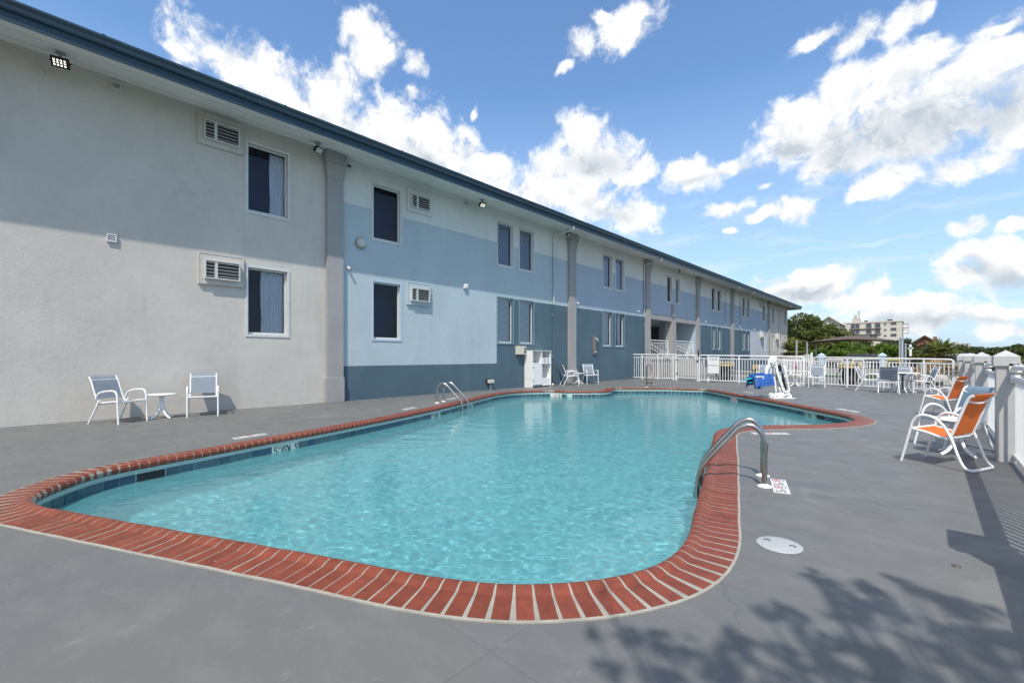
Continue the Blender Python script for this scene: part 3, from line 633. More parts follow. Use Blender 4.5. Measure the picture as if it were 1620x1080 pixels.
# rippled water: a fine sheet whose edge tucks behind the tile band
import numpy as np
def water_sheet():
    poly = np.array([(p.x, p.y) for p in offset(resample(CUR, .1), -.05)]); d = .024
    x0, y0 = poly.min(0) - d; x1, y1 = poly.max(0) + d
    xs = np.arange(x0, x1, d); ysr = np.arange(y0, y1, d); ins = np.zeros((len(ysr), len(xs)), bool)
    A = poly; B = np.roll(poly, -1, 0)
    for r, y in enumerate(ysr):
        k = (A[:, 1] <= y) != (B[:, 1] <= y)
        cr = np.sort(A[k, 0] + (y - A[k, 1]) / (B[k, 1] - A[k, 1]) * (B[k, 0] - A[k, 0]))
        for a, b in zip(cr[::2], cr[1::2]): ins[r, (xs >= a) & (xs <= b)] = True
    idx = -np.ones(ins.shape, int); vs = []
    for r, c in zip(*np.nonzero(ins)):
        x = xs[c]; y = ysr[r]; idx[r, c] = len(vs)
        u = x * .82 + y * .57; v = -x * .57 + y * .82
        fd = 1.0 - .55 * min(1, max(0, (y - 4) / 8))
        z = fd * (.0050 * noise.noise(Vector((u * 2.4, v * 3.3, 0))) + .0022 * noise.noise(Vector((u * 8.5, v * 12, 3))) + .00145 * noise.noise(Vector((u * 17, v * 23, 8))))
        vs.append((x, y, WZ + z))
    fs = []
    for r in range(ins.shape[0] - 1):
        for c in np.nonzero(ins[r, :-1] & ins[r, 1:] & ins[r + 1, :-1] & ins[r + 1, 1:])[0]:
            fs.append((idx[r, c], idx[r, c + 1], idx[r + 1, c + 1], idx[r + 1, c]))
    wt = MB(); wt.add(vs, [tuple(int(i) for i in f) for f in fs], 0, True); o = wt.build('pool_water', 'water'); tag(o, kind='structure'); o.cycles.is_caustics_caster = True
water_sheet()

# ------------------------------------------------------------------ ladders and rails at the pool
def ladder(label, A, B, n, prof, rungs=True, group=None):
    t = thing('pool_ladder', label, 'pool ladder', (A[0], A[1], 0))
    n = Vector((n[0], n[1], 0)).normalized(); off = Vector((B[0] - A[0], B[1] - A[1], 0))
    for o in (Vector((0, 0, 0)), off):
        m = MB(); m.tube(smooth_path([o + n * a + Vector((0, 0, z)) for a, z in prof], 5), .024, 14); m.build('handrail', 'steel', t)
        e = MB(); e.lathe([(.066, .0), (.066, .008), (.05, .016), (.030, .020), (.028, .03)], (o.x, o.y, 0), 24); e.build('flange', 'escutcheon', t)
    for k, z in enumerate((-.36, -.62)):
        m = MB(); a = n * (prof[-1][0] - .02) + Vector((0, 0, z)); m.beam(a, a + off, .09, .03); m.build('rung', 'steel', t)
    return t
prN = [(0, 0), (0, .30), (-.006, .42), (.035, .52), (.10, .575), (.165, .572), (.235, .53), (.31, .44), (.43, .295), (.53, .16), (.572, .07), (.592, -.05), (.60, -.19), (.602, -.75)]
ladder('stainless steel ladder on the near right side of the pool with white flanges', (-1.146, 4.74), (-1.263, 5.152), (-.957, -.29), prN)
prL = [(0, 0), (0, .27), (0, .385), (.062, .488), (.156, .53), (.265, .487), (.465, .292), (.64, .118), (.70, .03), (.72, -.14), (.722, -.75)]
ladder('smaller looking steel ladder across the water beside the blue building wall', (-9.499, 7.18), (-9.68, 7.54), (.89, .45), prL)
t = thing('grab_rail', 'worn brown steel grab rail at the far shallow end steps', 'grab rail', (-8.3, 16.72, 0))
m = MB(); m.tube(smooth_path([(0, 0, 0), (0, 0, .75), (.02, .02, .84), (.1, .04, .88), (.19, .02, .80), (.30, -.10, .45), (.45, -.30, .12), (.48, -.34, -.05), (.49, -.35, -.5)], 5), .026, 10); m.build('handrail', 'steel_worn', t)
m = MB(); m.tube(smooth_path([(0, 0, .12), (.06, .0, .17), (.28, -.03, .17), (.36, -.1, .1)], 5), .022, 8); m.build('brace', 'steel_worn', t)
m = MB(); m.lathe([(.06, 0), (.06, .01), (.03, .02)], (0, 0, 0), 14); m.build('flange', 'escutcheon', t)
# deck plates with lettering
def plate(name, label, c, right, L, W, items, mat_='plate_white'):
    t = thing(name, label, 'depth marker', (c[0], c[1], 0))
    r = Vector((right[0], right[1], 0)).normalized(); u = Vector((0, 0, 1)).cross(r)
    M = Matrix((r, u, Vector((0, 0, 1)))).transposed().to_4x4()
    m = MB(); m.box(-L / 2, L / 2, -W / 2, W / 2, .0, .007, 0, M); m.build('plate', mat_, t)
    tx = MB()
    for kind, s, x, y, size, mi in items:
        o = r * x + u * y + Vector((0, 0, .0085))
        if kind == 't': text_into(tx, s, size, frame_m(o, r, u), mi)
        else: tx.tube([o + r * (s * size * cos(2 * pi * k / 24)) + u * (size * sin(2 * pi * k / 24)) for k in range(24)], .0045, 4, mi, closed=True, flat=.4)
    tx.build('lettering', ['ink', 'ink_red'], t); return t
rt = (-.28, .96)
plate('depth_marker', 'white depth and no diving plate set in the deck beside the near ladder posts', (-1.045, 4.86), rt, .50, .135,
      [('t', '5', -.205, 0, .12, 0), ('t', 'FT', -.145, -.02, .05, 0), ('o', 1.25, -.06, .015, .034, 1), ('t', 'NO', -.06, .015, .035, 1), ('t', 'DIVING', -.06, -.045, .022, 0),
       ('t', '5', .045, 0, .12, 0), ('t', 'FT', .10, -.02, .05, 0), ('o', 1.25, .19, .015, .034, 1), ('t', 'NO', .19, .015, .035, 1), ('t', 'DIVING', .19, -.045, .022, 0)])
dm = [('t', '5', -.19, 0, .12, 0), ('t', 'FT', -.12, -.02, .05, 0), ('o', 1.25, 0, .01, .036, 1), ('t', 'NO', 0, .01, .035, 1), ('t', '1.5', .14, 0, .11, 0), ('t', 'M', .23, -.02, .05, 0)]
plate('depth_marker', 'white plate with red and black writing by the inside corner of the pool edge', (-1.87, 8.04), (.77, .64), .56, .14, dm)
plate('depth_marker', 'white depth plate in the deck opposite the table between two grey chairs', (-7.69, 2.22), (-.22, .97), .48, .14, dm)
plate('depth_marker', 'white depth plate in the deck just before the ladder by the building', (-9.0, 6.0), (-.42, .9), .5, .14, dm)
plate('depth_marker', 'white depth plate in the deck just past the ladder by the building', gd(716, 630.5)[:2], (-.42, .9), .5, .14, dm)
plate('depth_marker', 'white depth plate in the deck left of the pool lift base', gd(1183, 620.5)[:2], (.66, -.75), .5, .14, dm)
plate('depth_marker', 'white depth plate beside the rounded far right end of the pool', gd(1340, 649)[:2], (.66, -.75), .6, .14, dm)
t = thing('skimmer_access', 'round pale skimmer cover with two finger slots in the deck', 'skimmer cover', (-.722, 3.34, 0))
m = MB(); m.lathe([(.135, .0), (.135, .006), (.128, .009), (0.001, .009)], (0, 0, 0), 40); m.build('cover', 'lid', t)
for q in (-1, 1): m = MB(); m.tube([(.075 * q + .018 * cos(R(a)), .01 + .018 * sin(R(a)), .0095) for a in range(0, 181, 30)], .004, 5); m.build('finger_slot', 'ink', t)
t = thing('deck_plug', 'tiny round metal plug set flush in the deck right of the round cover', 'drain plug', (*gd(1513, 895)[:2], 0))
m = MB(); m.lathe([(.022, 0), (.022, .004), (.016, .005), (.001, .005)], (0, 0, 0), 16); m.build('cap', 'steel_worn', t)
# ------------------------------------------------------------------ the motel building
bld = thing('motel_building', 'long two storey stucco building painted grey, white and blue along the pool', 'building', (WX, 0, 0))
def bpart(mb, name, m, parent=None, bevel=0):
    # coordinates are world; parts hang under the building's empty
    o = mb.build(name, m, parent or bld, bevel=bevel)
    if parent is None or parent is bld: o.location = (-WX, 0, 0)
    return o
Y0, Y1, ZT = -14.0, 58.65, 6.79
WU = (4.70, 6.33); WLo = (1.75, 3.45)
# opening: y0, y1, z0, z1, style, trim, cover
OPEN = []
def op(y0, y1, z, trim, cover): OPEN.append((y0, y1, z[0], z[1], trim, cover))
op(3.36, 4.26, (4.72, 6.34), 'trim_white', ('curtain', .60, 1.0)); op(3.36, 4.25, (1.77, 3.37), 'trim_white', ('curtain', .38, 1.0))
op(6.64, 7.54, (4.69, 6.29), 'trim_white', ('curtain', .0, .10)); op(6.64, 7.54, (1.75, 3.43), 'trim_blue', ('none',))
op(11.77, 12.60, WU, 'trim_white', ('blind', 'blind_grey')); op(13.00, 13.83, WU, 'trim_white', ('blind', 'blind_grey'))
op(11.77, 12.60, WLo, 'trim_teal', ('blind', 'blind')); op(13.00, 13.83, WLo, 'trim_teal', ('blind', 'blind'))
for a, b, c_, d in ((19.18, 20.0, 20.4, 21.25),):
    for y0, y1 in ((a, b), (c_, d)):
        op(y0, y1, WU, 'trim_white', ('panel', 'blind_grey')); op(y0, y1, WLo, 'trim_teal', ('blind', 'blind') if y0 == a else ('curtain', .55, 1))
op(26.58, 27.27, (4.62, 6.2), 'trim_white', ('none',)); op(27.87, 28.47, (4.62, 6.2), 'trim_white', ('panel', 'blind_grey'))
for (y0, y1) in ((34.32, 35.1), (35.55, 36.4), (41.85, 42.65), (43.2, 43.95)):
    op(y0, y1, WU, 'trim_white', ('curtain', .0, .45)); op(y0, y1, WLo, 'trim_teal', ('panel', 'blind'))
for (y0, y1) in ((48.35, 49.2), (51.8, 52.6), (57.2, 58.0)):
    op(y0, y1, WU, 'trim_white', ('none',)); op(y0, y1, WLo, 'trim_white', ('curtain', 0, .5))
REC = (24.16, 31.2, 0.0, 3.75)
ys = sorted({Y0, Y1, 5.45, 11.72, 16.46, 44.05, 50.3, REC[0], REC[1]} | {v for o in OPEN for v in o[:2]} | set(range(-10, 58, 4)))
zs = sorted({0, .97, 3.475, 5.53, ZT, 3.75} | {v for o in OPEN for v in o[2:4]})
WM = ['wall_grey', 'wall_cream', 'wall_light_blue', 'wall_lavender', 'wall_lilac', 'wall_dark_blue']
def paint(y, z):
    if y < 5.45 or y > 50.3: return 0
    if z > 5.53: return 1
    if z < .97: return 5
    if y < 16.46:
        if z < .97 or (y > 11.72 and z < 3.475): return 5
        return 2
    if z < 3.475: return 5 if y < 44.05 else 4
    return 3
mb = MB()
for i in range(len(ys) - 1):
    for j in range(len(zs) - 1):
        yc = (ys[i] + ys[i + 1]) / 2; zc = (zs[j] + zs[j + 1]) / 2
        if any(o[0] < yc < o[1] and o[2] < zc < o[3] for o in OPEN) or (REC[0] < yc < REC[1] and zc < REC[3]): continue
        mb.quad((WX, ys[i], zs[j]), (WX, ys[i + 1], zs[j]), (WX, ys[i + 1], zs[j + 1]), (WX, ys[i], zs[j + 1]), paint(yc, zc))
D = .11
for (y0, y1, z0, z1, trim, cover) in OPEN:      # reveals
    k = paint((y0 + y1) / 2, min(z0 + .3, 5.4) if z0 < 4 else 6)
    mb.quad((WX, y0, z0), (WX - D, y0, z0), (WX - D, y0, z1), (WX, y0, z1), k); mb.quad((WX, y1, z0), (WX, y1, z1), (WX - D, y1, z1), (WX - D, y1, z0), k)
    mb.quad((WX, y0, z1), (WX - D, y0, z1), (WX - D, y1, z1), (WX, y1, z1), k); mb.quad((WX, y0, z0), (WX, y1, z0), (WX - D, y1, z0), (WX - D, y0, z0), k)
# end walls and back
mb.quad((WX, Y1, 0), (WX - 13, Y1, 0), (WX - 13, Y1, ZT), (WX, Y1, ZT), 0); mb.quad((WX, Y0, 0), (WX, Y0, ZT), (WX - 13, Y0, ZT), (WX - 13, Y0, 0), 0)
mb.quad((WX - 13, Y0, 0), (WX - 13, Y0, ZT), (WX - 13, Y1, ZT), (WX - 13, Y1, 0), 0)
bpart(mb, 'wall', WM)
# dark rooms behind the glass, coloured navy in place of reflected sky
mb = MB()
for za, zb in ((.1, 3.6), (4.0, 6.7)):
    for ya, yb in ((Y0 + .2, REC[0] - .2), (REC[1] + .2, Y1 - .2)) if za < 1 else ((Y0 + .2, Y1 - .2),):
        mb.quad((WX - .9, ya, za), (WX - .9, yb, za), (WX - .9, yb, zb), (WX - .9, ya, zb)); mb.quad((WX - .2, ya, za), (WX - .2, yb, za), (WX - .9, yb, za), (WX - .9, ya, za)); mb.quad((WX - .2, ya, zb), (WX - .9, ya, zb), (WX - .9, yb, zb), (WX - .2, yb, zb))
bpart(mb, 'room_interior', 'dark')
for n_, (y0, y1, z0, z1, trim, cover) in enumerate(OPEN):
    x = WX
    # moulded surround, proud of the wall, then the sash set back in the reveal
    s = MB(); w = .055; pr = .018
    s.box(x - .01, x + pr, y0 - w, y1 + w, z1 + .003, z1 + w); s.box(x - .01, x + pr, y0 - w, y1 + w, z0 - w, z0 - .003)
    s.box(x - .01, x + pr, y0 - w, y0 - .003, z0 - .003, z1 + .003); s.box(x - .01, x + pr, y1 + .003, y1 + w, z0 - .003, z1 + .003)
    win = bpart(s, 'window', trim)
    f = MB(); fw = .035; xa, xb = x - D - .02, x - D + .035
    f.box(xa, xb, y0 + .002, y0 + fw, z0 + .002, z1 - .002); f.box(xa, xb, y1 - fw, y1 - .002, z0 + .002, z1 - .002)
    f.box(xa, xb, y0 + fw, y1 - fw, z0 + .002, z0 + fw + .02); f.box(xa, xb, y0 + fw, y1 - fw, z1 - fw, z1 - .002)
    f.build('sash', 'frame', win)
    g = MB(); g.quad((x - D, y0 + fw, z0 + fw), (x - D, y1 - fw, z0 + fw), (x - D, y1 - fw, z1 - fw), (x - D, y0 + fw, z1 - fw)); g.build('pane', 'glass', win)
    if cover[0] == 'curtain':
        c = MB(); W = y1 - y0; a = y0 + W * cover[1] + (.02 if cover[1] == 0 else 0); b_ = y0 + W * cover[2] - .01; K = 48; vs = []
        for k in range(K + 1):
            yy = a + (b_ - a) * k / K
            for zi in range(5):
                zz = z0 + .03 + (z1 - z0 - .06) * zi / 4
                vs.append((x - D - .10 + .022 * sin(k * 1.05 + .3 * sin(zi + k * .3)) + .01 * sin(k * .37), yy + .012 * sin(zi * 1.7 + k * .2), zz))
        c.add(vs, [(k * 5 + q, (k + 1) * 5 + q, (k + 1) * 5 + q + 1, k * 5 + q + 1) for k in range(K) for q in range(4)], 0, True); c.build('curtain', 'curtain', win)
    elif cover[0] == 'blind':
        c = MB(); z = z0 + .05; up_gap = .0
        while z < z1 - .06:
            c.add([(x - D - .050, y0 + .04, z), (x - D - .050, y1 - .04, z), (x - D - .062, y1 - .04, z + .036), (x - D - .062, y0 + .04, z + .036)], [(0, 1, 2, 3)]); z += .046
        c.box(x - D - .09, x - D - .04, y0 + .036, y1 - .036, z1 - .075, z1 - .04); c.build('blind', cover[1], win)
    elif cover[0] == 'panel':
        c = MB(); c.box(x - D - .07, x - D - .06, y0 + .04, y1 - .04, z0 + .04, z1 - .04); c.build('shade', cover[1], win)
# pilasters
def pilaster(y0, y1, cap_w=.07, z0=0):
    p = MB(); p.box(WX - .05, WX + .12, y0, y1, z0, 6.05); o = bpart(p, 'pilaster', 'pilaster')
    c = MB(); c.box(WX - .05, WX + .215, y0 - cap_w, y1 + cap_w, 6.44, 6.752)
    a0, a1 = y0 - .012, y1 + .012; b0, b1 = y0 - cap_w * .75, y1 + cap_w * .75
    xs0, xs1 = WX + .135, WX + .195
    c.add([(WX, a0, 6.051), (xs0, a0, 6.051), (xs0, a1, 6.051), (WX, a1, 6.051), (WX, b0, 6.437), (xs1, b0, 6.437), (xs1, b1, 6.437), (WX, b1, 6.437)], [(0, 1, 2, 3), (0, 4, 5, 1), (1, 5, 6, 2), (2, 6, 7, 3), (4, 7, 6, 5)])
    c.build('capital', 'pilaster', o, bevel=.008)
    if z0 == 0:
        b = MB(); b.box(WX - .05, WX + .15, y0 - .045, y1 + .02, 0, .66); b.build('base', 'pilaster', o, bevel=.006)
    return o
for y0, y1 in ((5.227, 5.675), (16.21, 16.72), (23.62, 24.14), (31.22, 31.75), (38.68, 39.22), (50.05, 50.58), (-2.9, -2.4), (-10.6, -10.1)): pilaster(y0, y1)
# recessed entrance
mb = MB(); xr = WX - 2.6; a, b, _, zt = REC
mb.quad((WX, b, 0), (xr, b, 0), (xr, b, zt), (WX, b, zt), 1); mb.quad((WX, a, 0), (WX, a, zt), (xr, a, zt), (xr, a, 0), 1)
mb.quad((xr, a, 0), (xr, b, 0), (xr, b, zt), (xr, a, zt), 1); mb.quad((WX, a, zt), (WX, b, zt), (xr, b, zt), (xr, a, zt), 0)
mb.box(WX - .02, WX + .03, a, b - .02, 3.42, 3.745, 2)
bpart(mb, 'entrance_recess', ['soffit', 'trim_blue', 'pilaster'])
m = MB(); m.box(xr + .005, xr + .05, 29.2, 30.9, 1.2, 3.35); d = bpart(m, 'entrance_door', 'black')
m = MB(); m.box(xr + .005, xr + .09, 29.05, 29.2, 1.2, 3.5); m.box(xr + .005, xr + .09, 30.9, 31.05, 1.2, 3.5); m.box(xr + .005, xr + .09, 29.2, 30.9, 3.35, 3.5); m.build('door_frame', 'pilaster', d)
m = MB(); m.box(WX - .42, WX + .10, 27.22, 27.72, 0, 3.42); m.box(WX - .02, WX + .11, 27.2, 27.45, 3.745, 4.5); bpart(m, 'column', 'pilaster')
m = MB(); m.box(xr, WX - .06, a + .01, b - .01, 1.02, 1.2); m.box(xr, WX - .1, a + .02, b - .02, 0, 1.0, 1); bpart(m, 'landing', ['concrete', 'stone'])
m = MB()
for k in range(7): m.box(WX + .0, WX + 1.25, 28.2 + .42 * k, 28.62 + .42 * k, 0, 1.2 - .17 * (k + 1))
bpart(m, 'steps', 'concrete')
# eaves
OV = -10.75
SL = .17 / (OV - WX)
def zs_(x): return 6.79 - SL * (x - WX)
sf = MB(); z = 6.79
for x0, x1 in ((WX - .02, -11.55), (-11.53, -11.12), (-11.10, OV)):
    a_, b_ = Y0 - .5, Y1 + 1.35; za_, zb_ = zs_(x0), zs_(x1)
    sf.add([(x0, a_, za_), (x1, a_, zb_), (x1, b_, zb_), (x0, b_, za_), (x0, a_, za_ + .03), (x1, a_, zb_ + .03), (x1, b_, zb_ + .03), (x0, b_, za_ + .03)], [(0, 3, 2, 1), (4, 5, 6, 7), (0, 1, 5, 4), (1, 2, 6, 5), (2, 3, 7, 6), (3, 0, 4, 7)])
sf.box(WX - 13.7, WX - .02, Y1 + .02, Y1 + 1.35, z, z + .03); sf.add([(WX - .1, Y0, zs_(WX) + .032), (OV - .02, Y0, zs_(OV) + .032), (OV - .02, Y1 + 1.3, zs_(OV) + .032), (WX - .1, Y1 + 1.3, zs_(WX) + .032)], [(0, 1, 2, 3)], 1)
bpart(sf, 'soffit', ['soffit', 'rubber'])
fa = MB(); fa.box(OV - .0, OV + .022, Y0 - .5, Y1 + 1.37, 6.605, 6.895); fa.box(WX - 13.7, OV, Y1 + 1.35, Y1 + 1.372, 6.605, 6.895); bpart(fa, 'fascia', 'fascia')
gu = MB(); gp_ = [(OV + .023, 6.955), (OV + .06, 6.955), (OV + .075, 6.985), (OV + .082, 7.03), (OV + .105, 7.075), (OV + .115, 7.085), (OV + .115, 7.12), (OV + .105, 7.122), (OV + .09, 7.10), (OV + .03, 7.10)]
segs = [Y0 - .5]
while segs[-1] < Y1 + 1.4: segs.append(min(segs[-1] + 3.05, Y1 + 1.4))
for a_, b_ in zip(segs, segs[1:]):
    j = random.uniform(-.004, .004); j2 = j - .185; vs = [(x + j, a_ + .002, zz + j2) for x, zz in gp_] + [(x + j, b_, zz + j2) for x, zz in gp_]; m_ = len(gp_)
    gu.add(vs, [(i, i + 1, m_ + i + 1, m_ + i) for i in range(m_ - 1)]); gu.add(vs, [list(range(m_))[::-1], list(range(m_, 2 * m_))])
    gu.box(OV + .023, OV + .118, b_ - .03, b_ + .01, 6.937, 6.944)
bpart(gu, 'gutter', 'gutter')
ro = MB(); xr0 = OV + .06; xc = WX - 6.5; xe = WX - 13.8; za = 6.922; zc = 7.75; ya, yb = Y0 - .5, Y1 + 1.38
ro.add([(xr0, ya, za), (xr0, yb, za), (xc, yb, zc), (xc, ya, zc), (xe, ya, za), (xe, yb, za)], [(0, 1, 2, 3), (3, 2, 5, 4), (0, 3, 4), (1, 5, 2), (0, 4, 5, 1)]); bpart(ro, 'roof', 'roof')

# ------------------------------------------------------------------ things fixed to the building
def ac_unit(label, y0, z0, trim='wall_cream', protr=.14):
    t = thing('air_conditioner', label, 'air conditioner', (WX, y0, z0), 0, 'air conditioners in the building wall')
    W, H = .90, .70
    m = MB(); m.box(-.01, .055, 0, W, 0, H); m.box(.0551, .063, .0, W, H - .022, H); m.box(.0551, .063, .0, W, 0, .022); m.box(.0551, .063, 0, .022, .022, H - .022); m.box(.0551, .063, W - .022, W, .022, H - .022); m.build('surround', trim, t)
    x = protr; a0, a1, b0, b1 = .11, .80, .12, .54
    m = MB(); m.box(.056, x, a0, a1, b0, b0 + .025); m.box(.056, x, a0, a1, b1 - .025, b1); m.box(.056, x, a0, a0 + .02, b0 + .025, b1 - .025); m.box(.056, x, a1 - .02, a1, b0 + .025, b1 - .025)
    m.box(.056, x - .01, a0 + .19, a0 + .245, b0 + .025, b1 - .025); m.build('casing', 'ac_metal', t)
    m = MB(); m.box(.058, .075, a0 + .02, a1 - .02, b0 + .025, b1 - .025); m.build('coil', 'ac_coil', t)
    m = MB()
    for k in range(5): z = b0 + .06 + k * .075; m.box(x - .02, x - .008, a0 + .02, a1 - .02, z, z + .008)
    m.build('grille', 'ac_metal', t); return t
ac_unit('air conditioner in shade below the eave, above and left of the grey wall window pair', 2.355, 5.985, 'wall_grey')
ac_unit('sunlit air conditioner beside the lower window of the grey wall', 2.365, 2.865, 'wall_grey')
ac_unit('air conditioner high in the white band just right of the first pilaster', 7.775, 5.78)
ac_unit('sunlit air conditioner in the light blue wall right of the lower window', 7.765, 2.852, 'wall_light_blue')
ac_unit('small far air conditioner high beside the window before the last pilaster', 47.2, 5.95, protr=.3)
ac_unit('far air conditioner low on the lilac wall before the last pilaster', 47.2, 2.95, protr=.35)
ac_unit('small air conditioner under the eave beyond the last pilaster', 53.3, 5.95, protr=.3)
ac_unit('boxy air conditioner low beyond the last pilaster at the building end', 53.3, 2.95, protr=.35)
def vent(label, y0, y1, z0, z1):
    t = thing('wall_vent', label, 'wall vent', (WX, y0, z0)); w = y1 - y0; h = z1 - z0
    m = MB(); m.box(0, .045, 0, w, 0, .022); m.box(0, .045, 0, w, h - .022, h); m.box(0, .045, 0, .022, .022, h - .022); m.box(0, .045, w - .022, w, .022, h - .022); m.box(0, .012, .022, w - .022, .022, h - .022); m.build('frame', 'trim_white', t)
    m = MB()
    for k in range(3): z = .03 + (h - .05) * k / 3; m.add([(.042, .022, z), (.042, w - .022, z), (.014, w - .022, z + .03), (.014, .022, z + .03)], [(0, 1, 2, 3)])
    m.build('louvre', 'trim_white', t)
vent('small square vent in the shaded upper grey wall', .93, 1.08, 6.57, 6.72); vent('small square vent in the sunlit edge of the grey wall', .865, 1.015, 3.51, 3.67); vent('small vent under the eave in the white band', 10.12, 10.27, 6.54, 6.69)
t = thing('junction_cover', 'faint round painted over knob high on the grey wall at the left edge', 'cover plate', (WX, -.02, 6.46)); KNOB = t
t = thing('round_wall_lamp', 'round bulkhead lamp on the light blue wall by the first pilaster', 'wall lamp', (WX, 6.23, 4.467), 0)
Mx = Matrix.Rotation(R(90), 4, 'Y')
def lathe_x(m, prof, c=(0, 0, 0), n=24, mi=0):
    k = MB(); k.lathe(prof, (0, 0, 0), n); m.add([(p[2] + c[0], p[1] + c[1], -p[0] + c[2]) for p in k.v], [f[::-1] for f in k.f], mi, True)
m = MB(); lathe_x(m, [(.165, 0), (.165, .05), (.15, .06)]); m.build('base', 'pilaster', t)
m = MB(); lathe_x(m, [(.135, .06), (.13, .10), (.10, .13), (.05, .145), (.002, .148)]); m.build('lamp_shade', 'lens', t)
m = MB(); lathe_x(m, [(.06, 0), (.055, .015), (.002, .02)], (0, 0, 0), 14); m.build('disc', 'wall_grey', KNOB)
def seccam(label, y, z, sc_=1.0):
    t = thing('security_camera', label, 'security camera', (WX, y, z)); t.scale = (.6,) * 3
    m = MB(); m.box(0, .03, -.05, .05, -.05, .05); m.tube([(.02, 0, 0), (.10, 0, .02), (.13, 0, -.02)], .022, 8); m.build('bracket', 'white', t)
    m = MB(); m.beam((.02, -.02, -.03), (.24, .05, -.10), .09, .08); m.build('housing', 'white', t, bevel=.01)
    m = MB(); m.beam((.235, .049, -.099), (.25, .054, -.104), .06, .055); m.build('camera_lens', 'black', t)
seccam('white security camera on the light blue wall right beside the first pilaster', 5.85, 3.74); seccam('white security camera right beside the second pilaster', 16.9, 3.72); seccam('white security camera left of the entrance recess', 22.7, 3.78)
seccam('white security camera past the entrance recess near the fourth pilaster', 32.9, 3.78); seccam('white security camera beside the far downspout', 40.8, 3.8); seccam('farthest white security camera on the lilac wall', 45.2, 3.74)
t = thing('bracket_camera', 'small dark camera on the capital of the first pilaster', 'security camera', (WX, 5.76, 6.56)); m = MB(); m.box(0, .10, 0, .05, -.03, .03); m.beam((.08, .03, -.02), (.17, .10, -.06), .05, .05); m.build('housing', 'black', t)
t = thing('wall_box', 'small white sensor box at the shadow edge of the light blue wall', 'sensor box', (WX, 10.07, 3.60)); m = MB(); m.box(0, .08, 0, .17, 0, .17); m.build('body', 'white', t, bevel=.01); m = MB(); lathe_x(m, [(.04, .08), (.03, .10), (.002, .105)], (0, .085, .06), 12); m.build('sensor', 'lens', t)
def flood(label, x, y, lit, yaw):
    t = thing('floodlight', label, 'floodlight', (x, y, zs_(x)), yaw)
    m = MB(); m.lathe([(.07, -.03), (.07, 0)], (0, 0, 0), 16); m.tube([(0, 0, -.03), (.03, 0, -.08), (.02, 0, -.12)], .018, 8); m.build('mount', 'pilaster', t)
    M = Matrix.Translation((.02, 0, -.20)) @ Matrix.Rotation(R(-48), 4, 'Y')
    m = MB(); m.box(-.085, .085, -.12, .12, -.03, .03, 0, M); m.tube([M @ Vector(p) for p in ((0, -.13, 0), (.0, -.14, .07), (0, 0, .09), (0, .14, .07), (0, .13, 0))], .010, 6); m.build('housing', 'black', t, bevel=.006)
    m = MB()
    if lit:
        for i in range(3):
            for j in range(4): m.box(-.055 + i * .042, -.031 + i * .042, -.088 + j * .047, -.062 + j * .047, -.036, -.0305, 0, M)
    else: m.box(-.065, .065, -.095, .095, -.036, -.0305, 0, M)
    m.build('lamp_glass', 'led' if lit else 'lens', t); return t
FLG = 'floodlights under the eave'
for (x, y, lit, lab) in ((-11.38, .22, True, 'black floodlight with lit bulb grid hanging from the soffit at upper left'), (-11.4, 4.84, False, 'black floodlight under the eave just left of the first pilaster'), (-11.35, 10.53, True, 'lit floodlight under the eave between first and second pilasters'),
                         (-11.45, 15.66, False, 'black floodlight beside the first downspout bend'), (-11.45, 27.46, False, 'black floodlight under the eave above the entrance recess'), (-11.2, 41.2, False, 'black floodlight by the far downspout bend'), (-11.2, 55.2, False, 'last black floodlight near the far end of the eave')):
    flood(lab, x, y, lit, R(-12) if lit else R(25))['group'] = FLG
def downspout(label, y, gx=OV + .03, top=6.42, zl=((0, 3.475, 'd'), (3.475, 5.53, 'm'), (5.53, 9, 't')), mats=('trim_white', 'wall_light_blue', 'wall_dark_blue'), r=.035):
    t = thing('downspout', label, 'downspout', (WX, y, 0))
    x = .06
    def seg(z0, z1, m_, name='pipe_section'): m = MB(); m.tube([(x, 0, z0), (x, 0, z1)], r, 10); m.build(name, m_, t)
    seg(.02, 3.475, mats[2]); seg(3.476, 5.53, mats[1]); 
    m = MB(); m.tube([(x, 0, 5.531), (x, 0, top - .03), (x + .03, 0, top), (gx - WX - .06, 0, top + .085), (gx - WX - .02, 0, top + .12), (gx - WX - .02, 0, 6.62)], r, 10); m.build('offset_elbow', mats[0], t)
    m = MB()
    for z in (1.2, 3.0, 5.0): m.box(-.0, x + .0, -.05, .05, z, z + .03)
    m.build('strap', mats[1], t)
downspout('white and blue downspout bending in from the gutter left of the second pilaster', 15.12)
downspout('downspout bending in from the gutter left of the entrance recess', 23.45, mats=('trim_white', 'wall_lavender', 'wall_dark_blue'))
downspout('thin lavender downspout between the fourth and fifth pilasters', 37.26, mats=('wall_cream', 'wall_lavender', 'wall_dark_blue'), r=.028)
downspout('far downspout just right of the fifth pilaster', 41.1, mats=('trim_white', 'wall_lavender', 'wall_dark_blue'))
downspout('last downspout beyond the sixth pilaster', 54.6, mats=('wall_grey', 'wall_grey', 'trim_white'), r=.04)
t = thing('utility_box', 'cream electrical box on the wall above left of the towel cabinet', 'electrical box', (WX, 12.75, 1.31))
m = MB(); m.box(0, .17, 0, .46, 0, .33); m.build('box_body', 'grey_cream', t, bevel=.008); m = MB(); m.box(.171, .18, .33, .42, .05, .14); m.box(.171, .18, .35, .42, .17, .27); m.build('switch', 'black', t); m = MB(); m.tube([(.05, .2, .33), (.05, .2, .46)], .012, 6); m.build('conduit', 'trim_teal', t)
t = thing('outlet_pedestal', 'cream topped conduit outlet standing by the dark blue wall', 'outlet', (WX + .12, 11.27, 0))
